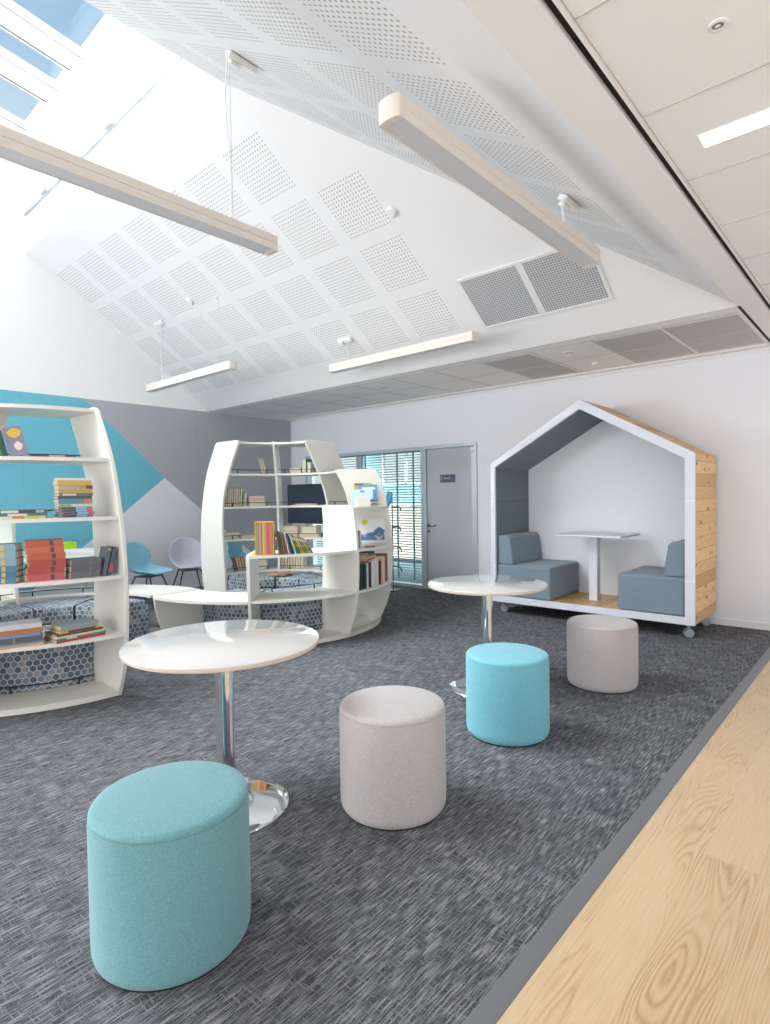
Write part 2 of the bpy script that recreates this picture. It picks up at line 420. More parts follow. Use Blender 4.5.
for x in (.485, 1.685, 2.885): addbox(bm, (x-.003, YB, ZC-.003), (x+.003, YF, ZC+.002))
struct('trim_6', bm, mat('tile_joint_warm', srgb(196, 192, 188), .8))
struct('ceiling_rear', box((XL, YB, ZC), (-.922, YE, ZC+.1)), TILE)
# skylight well
struct('wall_well_far', box((XL, YW, ZW), (XW+.1, YW+.12, 5.97)), WHITE)
struct('wall_well_right', box((XW, YN, ZW), (XW+.12, YW+.0, 6.0)), WHITE)
struct('wall_well_near', box((XL, YN-.12, ZW), (XW+.12, YN, 6.8)), WHITE)
sk = 0.16                                             # pitch of the roof glazing
def skz(y): return 5.94 + sk*(2.46-y)
PANES = [(-7.97, -7.29), (-6.96, -6.58), (-6.27, -5.55), (-5.25, -4.55), (-4.3, -3.9)]
bm = bmesh.new()
edges = [XL] + [v for p in PANES for v in p] + [XW]
for i in range(0, len(edges), 2):
    a, b = edges[i], edges[i+1]
    if b-a < .02: continue
    addprism(bm, [(a, YW, skz(YW)-.03), (a, YN, skz(YN)-.03), (a, YN, skz(YN)+.05), (a, YW, skz(YW)+.05)], (b-a, 0, 0))
    for g in (a, b):                                  # raised glazing beads
        addprism(bm, [(g-.012, YW, skz(YW)-.04), (g-.012, YN, skz(YN)-.04), (g-.012, YN, skz(YN)), (g-.012, YW, skz(YW))], (.024, 0, 0))
addprism(bm, [(XL, YW, skz(YW)-.04), (XL, YW-.02, skz(YW)-.04), (XL, YW-.02, skz(YW)+.05), (XL, YW, skz(YW)+.05)], (XW-XL, 0, 0))
bmesh.ops.recalc_face_normals(bm, faces=bm.faces)
sw = struct('window_1', bm, WHITE)
bm = bmesh.new()
for a, b in PANES:
    for g, s in ((a, 1), (b, -1)):
        addprism(bm, [(g-s*.014, YW, skz(YW)-.043), (g-s*.014, YN, skz(YN)-.043), (g-s*.014, YN, skz(YN)-.03), (g-s*.014, YW, skz(YW)-.03)], (-s*.006, 0, 0))
bmesh.ops.recalc_face_normals(bm, faces=bm.faces)
obj('gasket', bm, mat('dark_gasket', srgb(110, 110, 116), .6), sw)
for a, b in PANES:
    obj('pane', prism([(a, YW, skz(YW)), (a, YN, skz(YN)), (a, YN, skz(YN)+.008), (a, YW, skz(YW)+.008)], (b-a, 0, 0)), GLASS, sw)
cnd = tag(obj('conduit', tube([(-8.1, YW-.016, 4.91), (-3.9, YW-.016, 4.92)], .014, 8), mat('conduit_grey', srgb(190, 194, 198), .5), smooth=True), 'thin white conduit running along the bright skylight well wall', 'pipe')
for x in (-5.63, -7.36):
    f = tag(obj('junction_box', box((x-.07, YW-.065, 4.90), (x+.07, YW-.031, 4.99)), mat('grey_box_plastic', srgb(176, 184, 186), .5), bevel=.008),
        'small grey box on the skylight well wall conduit, ' + ('nearer the room centre' if x > -6 else 'nearer the left gable wall'), 'electrical box', 'boxes on the skylight well conduit')

# ---- acoustic wall panels on the left wall (y along the wall, z up)
def wallpoly(name, pts, m, lab):
    return tag(obj(name, prism([(XL+.002, y, z) for y, z in pts], (.02, 0, 0)), m, uv=True), lab, 'wall panel', 'felt panels on the left wall')
TOP = 2.735
yT = 3.13; ap = (4.256, 1.685)
sl = (1.685-2.735)/(4.256-3.13)
y0r = ap[0] + ap[1]/.82
yl0 = ap[0] - ap[1]/.80
wallpoly('acoustic_panel', [(.45, .0), (yl0, .0), ap, (yT, TOP), (.45, TOP)], PAN_TEAL, 'teal felt wall panel behind the left bookcase, pointing right like an arrow')
wallpoly('acoustic_panel', [(yT, TOP), ap, (y0r, 0), (YF-.025, 0), (YF-.025, TOP)], PAN_DARK, 'dark grey felt wall panel filling the wall corner up to the ceiling')
wallpoly('acoustic_panel', [ap, (yl0, 0), (y0r, 0)], PAN_LIGHT, 'light grey triangular felt wall panel behind the chairs')
bm = bmesh.new()
for y in (1.2, 2.4, 3.6, 4.8, 6.0): addbox(bm, (XL+.02, y-.0008, 0), (XL+.0225, y+.0008, 2.73))
struct('trim_7', bm, mat('felt_seam', srgb(128, 134, 142), .9))

# ---- glazing, door
def rect_frame(bm, x0, x1, z0, z1, w, y0, y1, sides='LRTB'):
    if 'L' in sides: addbox(bm, (x0, y0, z0), (x0+w, y1, z1))
    if 'R' in sides: addbox(bm, (x1-w, y0, z0), (x1, y1, z1))
    if 'T' in sides: addbox(bm, (x0+w, y0, z1-w), (x1-w, y1, z1))
    if 'B' in sides: addbox(bm, (x0+w, y0, z0), (x1-w, y1, z0+w))
bm = bmesh.new(); rect_frame(bm, GX0, GX1-.002, 0, GZ, .05, YF-.02, YF+.09)
for x in (-6.54, -6.46): addbox(bm, (x-.012, YF, .05), (x+.012, YF+.07, GZ-.05))
win = struct('window_2', bm, GREYM, bevel=.003)
obj('pane', box((GX0+.05, YF+.03, .05), (GX1-.052, YF+.042, GZ-.05)), GLASSG, win)
SLAT = mat('blind_slat', srgb(128, 152, 160), .5)
bm = bmesh.new()
for k in range(48):
    zz = .10 + .04*k; M = Matrix.Translation((0, YF+.16, zz)) @ Matrix.Rotation(rad(26), 4, 'X')
    addbox(bm, (GX0+.06, -.014, -.0012), (GX1-.06, .014, .0012), 0, M)
addbox(bm, (GX0+.05, YF+.14, GZ-.06), (GX1-.055, YF+.18, GZ-.02))
bl = tag(obj('venetian_blind', bm, SLAT), 'pale venetian blind of thin slats hanging behind the glazed screen', 'blind')
bm = bmesh.new()
for x in (-7.3, -6.5, -5.82, -5.5): addbox(bm, (x-.002, YF+.142, .08), (x+.002, YF+.178, GZ-.05))
obj('ladder_cord', bm, mat('blind_cord', srgb(160, 182, 188), .7), bl)
bm = bmesh.new(); rect_frame(bm, GX1, GX2, 0, GZ, .045, YF-.02, YF+.09, 'LRT')
dr = struct('door_1', bm, GREYM, bevel=.003)
leaf = obj('door_leaf', box((GX1+.05, YF+.005, .008), (GX2-.10, YF+.05, GZ-.05)), DOORM, dr, bevel=.002)
obj('finger_guard', box((GX2-.098, YF-.004, .008), (GX2-.05, YF+.03, GZ-.12)), ALU, dr, bevel=.002)
obj('door_gap', box((GX1+.0455, YF+.03, .0), (GX2-.0455, YF+.045, GZ-.046)), mat('dark_rebate', srgb(60, 62, 68), .7), dr)
obj('closer_cap', box((GX2-.098, YF-.012, GZ-.115), (GX2-.05, YF+.02, GZ-.055)), PLASTIC, dr, bevel=.006)
hx_ = GX1+.075
bm = lathe([(0, 0), (.026, 0), (.026, .008), (0, .008)], 20); bmesh.ops.rotate(bm, verts=bm.verts, matrix=Matrix.Rotation(rad(90), 3, 'X')); bmesh.ops.translate(bm, verts=bm.verts, vec=(hx_, YF+.005, .93))
tube([(hx_, YF+.0, .93), (hx_, YF-.045, .93), (hx_+.02, YF-.058, .93), (hx_+.12, YF-.058, .93), (hx_+.135, YF-.05, .933), (hx_+.135, YF-.02, .935)], .010, 10, bm)
obj('door_handle', bm, mat('dark_handle_steel', srgb(110, 118, 124), .3, metal=.8), leaf, smooth=True)
bm = lathe([(0, 0), (.022, 0), (.022, .008), (0, .008)], 20); bmesh.ops.rotate(bm, verts=bm.verts, matrix=Matrix.Rotation(rad(90), 3, 'X')); bmesh.ops.translate(bm, verts=bm.verts, vec=(hx_, YF+.005, .845))
obj('keyhole_cover', bm, mat('dark_handle_steel'), leaf, smooth=True)
def text(body, size, M, m, parent, name='lettering', ext=.0006):
    c = bpy.data.curves.new(name, 'FONT'); c.body = body; c.size = size; c.extrude = ext; c.align_x = 'CENTER'; c.align_y = 'CENTER'
    tmp = bpy.data.objects.new(name, c); COL.objects.link(tmp); bpy.context.view_layer.update()
    me = bpy.data.meshes.new_from_object(tmp.evaluated_get(bpy.context.evaluated_depsgraph_get())); bpy.data.objects.remove(tmp)
    me.materials.clear(); me.materials.append(m); o = bpy.data.objects.new(name, me); COL.objects.link(o); o.parent = parent; o.matrix_local = M
    return o
sg = tag(obj('door_sign', box((-4.885, YF-.003, 1.545), (-4.625, YF+.004, 1.655)), mat('slate_blue_sign', srgb(84, 100, 120), .4), bevel=.002),
    'small slate blue rectangular sign with pale lettering on the grey door', 'sign')
SW = mat('sign_lettering', srgb(206, 214, 226), .5)
text('RANGI 1', .034, Matrix.Translation((-4.745, YF-.004, 1.60)) @ Matrix.Rotation(PI/2, 4, 'X'), SW, sg)
bm = bmesh.new()
tube([(-4.835, YF-.005, 1.632), (-4.868, YF-.005, 1.602), (-4.852, YF-.005, 1.585), (-4.84, YF-.005, 1.575)], .004, 6, bm)
obj('sign_emblem', bm, SW, sg)

bm = bmesh.new()
addbox(bm, (XL, -4.75, .75), (XL+.05, .35, .8)); addbox(bm, (XL, -4.75, 2.62), (XL+.05, .35, 2.67))
for y in (-4.75, -3.05, -1.35, .3): addbox(bm, (XL, y, .8), (XL+.05, y+.05, 2.62))
struct('fill_lamp_frame', bm, GREYM)  # unseen frame added around the left fill lamp; the wall behind is closed
# ---- office behind the glazing
struct('floor_office', box((-9.4, YF+.12, -.1), (-4.0, 9.6, 0)), mat('office_carpet', srgb(92, 108, 112), .9))
bm = bmesh.new(); YO = 9.6
WZ0 = 1.60
addbox(bm, (-9.4, YO, 0), (-3.9, YO+.1, WZ0)); addbox(bm, (-9.4, YO, WZ0), (-8.62, YO+.1, ZC)); addbox(bm, (-7.35, YO, WZ0), (-3.9, YO+.1, ZC))
struct('wall_office', bm, mat('office_wall', srgb(128, 156, 160), .8))
struct('wall_office_side', box((-4.0, YF+.12, 0), (-3.9, YO, ZC)), mat('office_wall'))
struct('ceiling_office', box((-9.4, YF+.12, ZC), (-3.9, YO, ZC+.1)), TILE)
bm = bmesh.new(); rect_frame(bm, -8.62, -7.35, WZ0, ZC, .04, YO, YO+.06); addbox(bm, (-7.97, YO, WZ0), (-7.92, YO+.05, ZC))
w3 = struct('window_3', bm, TRIMW)
obj('pane', box((-8.58, YO+.03, WZ0+.04), (-7.39, YO+.04, ZC-.04)), GLASS, w3)
cb = empty('storage_cupboard', (-7.6, 9.3, 0), label='low pale brown wooden cupboard standing inside the room behind the glass screen', cat='cupboard')
obj('body', box((-.62, -.25, .08), (.62, .25, 1.15)), mat('warm_cupboard_wood', srgb(200, 182, 164), .5), cb, bevel=.004)
obj('top', box((-.65, -.27, 1.15), (.65, .27, 1.18)), TRIMW, cb)
obj('plinth', box((-.6, -.22, 0), (.6, .24, .08)), DARKGAP, cb)

# ================================================================== CEILING FITTINGS
def onA(x, s, off=0):        # point on the far slope
    n = Vector((0, -(ZW-ZC)/(EA-YW), -1)).normalized()
    return Vector((x, EA - s/lA, ZC + s/lA*(ZW-ZC)/(EA-YW))) + n*(off+.0015)
def matA(x, s):
    sl_ = Vector((0, -1, (ZW-ZC)/(EA-YW))).normalized(); n = Vector((0, -(ZW-ZC)/(EA-YW), -1)).normalized()
    m = Matrix((Vector((1, 0, 0)), sl_, Vector((1, 0, 0)).cross(sl_))).transposed().to_4x4(); m.translation = onA(x, s); return m
def matB(x, y):
    k = (ZW-ZC)/(EB-XW); u = Vector((0, 1, 0)); v = Vector((-1, 0, k)).normalized(); n = u.cross(v)
    m = Matrix((u, v, n)).transposed().to_4x4(); m.translation = Vector((x, y, ZC + (EB-x)*k)) - n*(.0015 if n.z > 0 else -.0015); return m
# local z of matA points up/out of the slope ( +z = into roof ) -> fittings go to negative z
def sgnz(m): return -1 if (m.to_3x3() @ Vector((0, 0, 1))).z > 0 else 1
mv = matA(-2.334, .62); s_ = sgnz(mv)
vent = empty('ceiling_vent', (0, 0, 0), label='white framed double eggcrate air grille on the sloping ceiling', cat='vent'); vent.matrix_world = mv
bm = bmesh.new()
for a, b in (((-.60, -.29), (.60, -.262)), ((-.60, .262), (.60, .29)), ((-.60, -.262), (-.572, .262)), ((.572, -.262), (.60, .262)), ((-.03, -.262), (.03, .262))):
    addbox(bm, (a[0], a[1], 0), (b[0], b[1], s_*.014))
bmesh.ops.recalc_face_normals(bm, faces=bm.faces)
obj('frame', bm, TRIMW, vent, bevel=.002)
for a, b in ((-.572, -.03), (.03, .572)): obj('grille', box((a, -.262, s_*.001), (b, .262, s_*.006)), GRILLE, vent)
def disc_fit(name, M, r, h, m, lab, cat, **k):
    s = sgnz(M); o = obj(name, lathe([(0, 0), (r, 0), (r, s*h*.7), (r*.8, s*h), (0, s*h)], 24), m, smooth=True); o.matrix_world = M
    return tag(o, lab, cat, **k)
disc_fit('smoke_detector', matA(-3.117, 1.683), .045, .03, PLASTIC, 'round white detector on the slope right of the topmost perforated squares', 'detector')
disc_fit('smoke_detector', matA(-6.266, 1.688), .045, .03, PLASTIC, 'round white detector high over the left hanging lamp, left of a tiny sensor', 'detector')
disc_fit('ceiling_sensor', matA(-5.817, 1.61), .022, .025, PLASTIC, 'tiny white sensor right of the detector above the left hanging lamp', 'sensor')
disc_fit('ceiling_sensor', Matrix.Translation((-2.434, 6.12, ZC)), .03, .02, PLASTIC, 'small white sensor dome on the soffit above the house-shaped booth', 'sensor')
def downlight(x, y, lab, r=.055):
    o = empty('downlight', (x, y, ZC), label=lab, cat='downlight', group='recessed downlights')
    obj('trim_ring', lathe([(r*.62, .0), (r*.66, -.006), (r, -.004), (r*1.02, 0)], 28), TRIMW, o, smooth=True)
    obj('lamp', lathe([(0, -.002), (r*.3, -.002), (r*.62, -.0015)], 20), mat('downlight_glass', srgb(140, 142, 146), .2), o, smooth=True)
    obj('reflector', lathe([(r*.28, -.004), (r*.0, -.004)], 16), mat('downlight_bright', srgb(240, 240, 236), .3), o)
downlight(-4.931, 5.545, 'small recessed downlight in the soffit above the glazed screen', .06)
downlight(-7.432, 5.572, 'small recessed downlight in the soffit nearest the left wall corner', .06)
downlight(-2.439, 5.491, 'small recessed downlight in the soffit above the booth roof', .06)
downlight(-.412, 1.97, 'small round fitting in the white tiles top right', .027)
for k, (x0, x1, w_) in enumerate(((-1.495, -.95, 'rightmost pair by the dark gap'), (-2.105, -1.535, 'middle pair above the booth'), (-3.275, -2.735, 'left pair near the bright lamp'))):
    for j, (y0, y1) in enumerate(((5.24, 5.812), (5.825, 6.40))):
        tag(obj('ceiling_tile', box((x0+.004, y0+.004, ZC-.007), (x1-.004, y1-.004, ZC-.0021)), MTILE), 'grey perforated soffit tile, %s, %s' % (w_, 'far from the wall' if j == 0 else 'next to the wall'), 'ceiling tile', 'perforated metal soffit tiles')
struct('trim_8', box((-1.53, 5.2, ZC-.008), (-1.50, 6.45, ZC)), TRIMW)
rl_ = empty('recessed_light', (-.59, 2.57, ZC), label='lit long recessed strip light in the white tiled ceiling at right', cat='ceiling light')
obj('trim_frame', box((-.012, -.055, -.003), (1.22, .055, .0)), TRIMW, rl_)
obj('diffuser', box((0, -.045, -.006), (1.2, .045, -.003)), mat('lit_diffuser', (1, 1, 1), .5, emit=((1, .98, .93), 6)), rl_)

def pendant(M, L, cables, lab):
    """bar along local x, centred; local z up; top face at z=0"""
    W, Hh = .106, .086
    o = empty('pendant_light', (0, 0, 0), label=lab, cat='pendant light', group='long hanging strip lights'); o.matrix_world = M
    h = L/2
    obj('housing', box((-h+.03, -W/2, -Hh*.5), (h-.03, W/2, 0)), LUMB, o, bevel=.003)
    bm = bmesh.new()
    addbox(bm, (-h+.03, -W/2, -Hh), (h-.03, -W/2+.007, -Hh*.5-.003)); addbox(bm, (-h+.03, W/2-.007, -Hh), (h-.03, W/2, -Hh*.5-.003)); addbox(bm, (-h+.03, -W/2+.004, -Hh*.5-.004), (h-.03, W/2-.004, -Hh*.5))
    obj('side_rails', bm, LUMB, o, bevel=.001)
    for s in (-1, 1):   # rounded end caps
        pts = [(s*(h-.03), -W/2, 0), (s*(h-.008), -W/2, 0)] + [(s*(h-.008+.014*math.cos(a)), W/2*math.sin(a), 0) for a in [rad(-60), rad(-30), 0, rad(30), rad(60)]] + [(s*(h-.008), W/2, 0), (s*(h-.03), W/2, 0)]
        obj('end_cap', prism(pts, (0, 0, -Hh)), LUMB, o, bevel=.002)
    obj('diffuser', box((-h+.03, -W/2+.008, -Hh+.003), (h-.03, W/2-.008, -Hh+.009)), LUMD, o)
    Mi = M.inverted()
    for top, kind in cables:
        top = Vector(top) - Vector((0, 0, .03)); a = Mi @ top
        foot = Vector((a.x, 0, -.002)); top_l = Vector((a.x, a.y, a.z))
        if kind == 'cord':
            pts = [foot.lerp(top_l, q) + Vector((.012*math.sin(q*PI*2.2), 0, 0)) for q in [i/12 for i in range(13)]]
            obj('cord', tube(pts, .0045, 6), PLASTIC, o, smooth=True)
        obj('suspension_wire', tube([foot+Vector((.02, 0, 0)), top_l+Vector((.02, 0, 0))], .0016, 5), ALU, o)
    return o
def rose(M, lab, L=.19):
    s = sgnz(M)
    o = empty('ceiling_rose', (0, 0, 0), label=lab, cat='ceiling rose', group='white boxes feeding the hanging lights'); o.matrix_world = M
    obj('body', box((-L/2, -.028, s*.002), (L/2, .028, s*.036)), PLASTIC, o, bevel=.006)
    obj('plug', box((-L/2+.02, -.02, s*.036), (-L/2+.085, .02, s*.058)), PLASTIC, o, bevel=.005)
TZ = 2.90
RX = Matrix.Rotation(PI/2, 4, 'Z')
kB = (ZW-ZC)/(EB-XW); kA = (ZW-ZC)/(EA-YW)
pendant(Matrix.Translation((-2.84, 1.17, 2.935)) @ RX, 2.08, [((-2.84, 1.91, ZC+(EB+2.84)*kB), 'cord'), ((-2.84, .5, ZC+(EB+2.84)*kB), 'wire')], 'long beige-white hanging strip light nearest the skylight, cut by the left frame edge')
pendant(Matrix.Translation((-1.425, 2.60, 2.850)) @ RX, 1.90, [((-1.425, 3.14, ZC+(EB+1.425)*kB), 'cord'), ((-1.425, 1.93, ZC+(EB+1.425)*kB), 'wire')], 'long hanging strip light in front of the air grille')
pendant(Matrix.Translation((-6.50, 3.71, 2.885)), 1.95, [((-7.133, 3.71, ZC+(EA-3.71)*kA), 'cord'), ((-5.8, 3.71, ZC+(EA-3.71)*kA), 'wire')], 'short-looking white hanging strip light over the teal and grey wall, at left')
pendant(Matrix.Translation((-3.84, 4.52, 2.850)), 1.90, [((-4.536, 4.52, ZC+(EA-4.52)*kA), 'cord'), ((-3.2, 4.52, ZC+(EA-4.52)*kA), 'wire')], 'bright white hanging strip light over the centre bookcase')
rose(matB(-2.84, 2.02), 'white feed box on the side slope above the skylight-side hanging light')
rose(matB(-1.425, 3.25), 'white feed box on the side slope above the lamp in front of the grille')
rose(matA(-7.16, (EA-3.71)*lA), 'white feed box on the far slope above the left small hanging light')
rose(matA(-4.57, (EA-4.52)*lA), 'white feed box on the far slope above the bright centre hanging light')

# ================================================================== S-SHAPED BOOKCASE (two arcs)
CR = Vector((-5.208, 3.923, 0)); CLf = Vector((-5.299, 1.726, 0))
A0 = rad(-90.39); DA = rad(45.287)
ZO = [0, .2, .45, .8, 1.1, 1.4, 1.7, 2.03]
RO = [1.213, 1.299, 1.348, 1.362, 1.338, 1.280, 1.180, .988]
RI = [.812, .838, .856, .881, .889, .845, .714, .525]
def smooth_interp(zs, rs, q):
    # Catmull-Rom through the knots
    q = max(zs[0], min(zs[-1], q)); i = 0
    while i < len(zs)-2 and q > zs[i+1]: i += 1
    tt = (q-zs[i])/(zs[i+1]-zs[i]); p1, p2 = rs[i], rs[i+1]
    m1 = (rs[i+1]-rs[i-1])/(zs[i+1]-zs[i-1]) if i > 0 else (p2-p1)/(zs[1]-zs[0])
    m2 = (rs[i+2]-rs[i])/(zs[i+2]-zs[i]) if i+2 < len(rs) else (p2-p1)/(zs[i+1]-zs[i])
    h = zs[i+1]-zs[i]
    return (2*tt**3-3*tt**2+1)*p1 + (tt**3-2*tt**2+tt)*h*m1 + (-2*tt**3+3*tt**2)*p2 + (tt**3-tt**2)*h*m2
def ro(q): return smooth_interp(ZO, RO, q)
def ri(q): return smooth_interp(ZO, RI, q)
FH = [.475, .875, 1.29, 1.675, 2.045, 2.045, 2.045]     # side panel heights
def fin_bm(h, a, thick=.03):
    n = max(3, int(h/.06)); zs = [h*i/n for i in range(n+1)]
    o_ = [(ro(q), q) for q in zs]; i_ = [(ri(q), q) for q in zs]
    rr = .055 if h > 1 else .03
    # round the two top corners
    def rounded(c, p, q, r, k=5):
        c, p, q = Vector(c), Vector(p), Vector(q); A = c+(p-c).normalized()*r; B = c+(q-c).normalized()*r
        return [tuple((1-s)**2*A + 2*s*(1-s)*c + s*s*B) for s in [i/k for i in range(k+1)]]
    oo = [p for p in o_[:-1] if (Vector(p)-Vector(o_[-1])).length > rr] ; ii = [p for p in i_[:-1] if (Vector(p)-Vector(i_[-1])).length > rr]
    poly = oo + rounded(o_[-1], oo[-1], i_[-1], rr) + rounded(i_[-1], o_[-1], ii[-1], rr) + ii[::-1]
    tv = Vector((-math.sin(a), math.cos(a), 0)); rv = Vector((math.cos(a), math.sin(a), 0))
    return prism([rv*p[0] + Vector((0, 0, p[1])) - tv*thick/2 for p in poly], tv*thick)
def arc_slab(r0, r1, a0, a1, z0, z1, n=14, bm=None):
    bm = bm or bmesh.new(); g = []
    for i in range(n+1):
        a = a0+(a1-a0)*i/n; c, s = math.cos(a), math.sin(a)
        g.append([bm.verts.new((r*c, r*s, z)) for r, z in ((r0, z0), (r1, z0), (r1, z1), (r0, z1))])
    for p, q in zip(g, g[1:]):
        for k in range(4): bm.faces.new((p[k], p[(k+1) % 4], q[(k+1) % 4], q[k]))
    bm.faces.new(g[0]); bm.faces.new(g[-1][::-1])
    bmesh.ops.recalc_face_normals(bm, faces=bm.faces); return bm
LEV = [.465, .865, 1.265, 1.665, 2.03]
BAYTOP = [0, 1, 2, 3, 4, 4]                              # index into LEV of the top board of each bay
def arc_bookcase(name, centre, rot, lab, first):
    root = empty(name, centre, rot, label=lab, cat='bookcase')
    for k in range(first, 7): obj('side_panel', fin_bm(FH[k], A0+DA*k), LAM, root, bevel=.004, uv=False)
    for b in range(6):
        a0 = A0+DA*b; a1 = a0+DA
        def g(r, s): return s*.0155/r
        def inner(r0, r1, z0, z1, nm, par=root, m=LAM):
            rm = (r0+r1)/2
            return obj(nm, arc_slab(r0, r1, a0+.015/rm, a1-.015/rm, z0, z1), m, par, smooth=True, uv=False, bevel=0)
        inner(.858, ro(.03)-.006, .006, .045, 'bottom_board')
        for li in range(BAYTOP[b]+1):
            zt = LEV[li]
            if b == 0: inner(ri(zt)-.0, ro(zt)+.004, zt-.026, zt, 'bench_top')
            else: inner(ri(zt)+.004, ro(zt)-.006, zt-.024, zt, 'shelf')
        for li in range(-1, BAYTOP[b]):
            zt = .045 if li < 0 else LEV[li]
            if li < 0 and b == 0: continue
            r = max(ri(zt+.04)+.022, .872 if li < 0 else 0); n = 12; aa = [a0+.03+(a1-a0-.06)*i/n for i in range(n+1)]
            rail = obj('rail', tube([(r*math.cos(a), r*math.sin(a), zt+.045) for a in aa], .0045, 6), BLK, root, smooth=True, uv=False)
            for q in (2, 10): obj('rail_post', tube([(r*math.cos(aa[q]), r*math.sin(aa[q]), zt), (r*math.cos(aa[q]), r*math.sin(aa[q]), zt+.045)], .006, 6), BLK, rail, uv=False)
    return root
arc_bookcase('curved_bookcase', CR, 0, 'white curved stepped bookcase at the centre, in front of the glazed screen', 0)
arc_bookcase('curved_bookcase', CLf, PI, 'tall white curved bookcase cut by the left frame edge', 1)

# wedge seats inside both arcs
def wedge(centre, rot, b, lab, grp):
    a0 = A0+DA*b+.028; a1 = A0+DA*(b+1)-.028; r0, r1, zt = .40, .848, .42
    n = 10; rb = .03
    prof = [(r0, .0), (r0, zt-rb), (r0+rb*.3, zt-rb*.3), (r0+rb, zt), (r1-rb, zt), (r1-rb*.3, zt-rb*.3), (r1, zt-rb), (r1, .0)]
    bm = bmesh.new(); uv = bm.loops.layers.uv.verify(); g = []
    for i in range(n+1):
        a = a0+(a1-a0)*i/n; g.append([bm.verts.new((r*math.cos(a), r*math.sin(a), q)) for r, q in prof])
    m_ = len(prof)
    for i in range(n):
        for k in range(m_-1):
            f = bm.faces.new((g[i][k], g[i][k+1], g[i+1][k+1], g[i+1][k]))
            top = 1 < k < 5
            for l in f.loops:
                c = l.vert.co; rr = r0 if k < 2 else r1
                l[uv].uv = (c.x, c.y) if top else (math.atan2(c.y, c.x)*rr if abs(math.atan2(c.y, c.x)) < 3 else (math.atan2(c.y, c.x) % (2*PI))*rr, c.z)
    for i in (0, n):
        f = bm.faces.new(g[i] if i == 0 else g[i][::-1])
        for l in f.loops: l[uv].uv = (math.hypot(l.vert.co.x, l.vert.co.y), l.vert.co.z)
    bmesh.ops.recalc_face_normals(bm, faces=bm.faces)
    o = obj('wedge_seat', bm, HEX, smooth=True, uv=False, angle=50); o.location = centre; o.rotation_euler = (0, 0, rot)
    tag(o, lab, 'seat', grp)
    return o
seatw = ['directly behind the low white bench', 'behind the low half-height shelves', 'behind the three-tier open end', 'beside the tallest bay next to the glazing', 'below the right tall bay', 'below the left tall bay']
for b in range(6): wedge(CR, 0, b, 'hexagon-patterned seat inside the centre bookcase, ' + seatw[b], 'wedge seats inside the centre bookcase')
seatl = ['against the far low bench', 'at the far side beside the bench seat', 'on the far left side', 'at the far left end', 'cut by the left frame edge', 'right behind the bottom bay of books']
for b in range(6): wedge(CLf, PI, b, 'hexagon-patterned seat inside the left bookcase, ' + seatl[b], 'wedge seats inside the left bookcase')

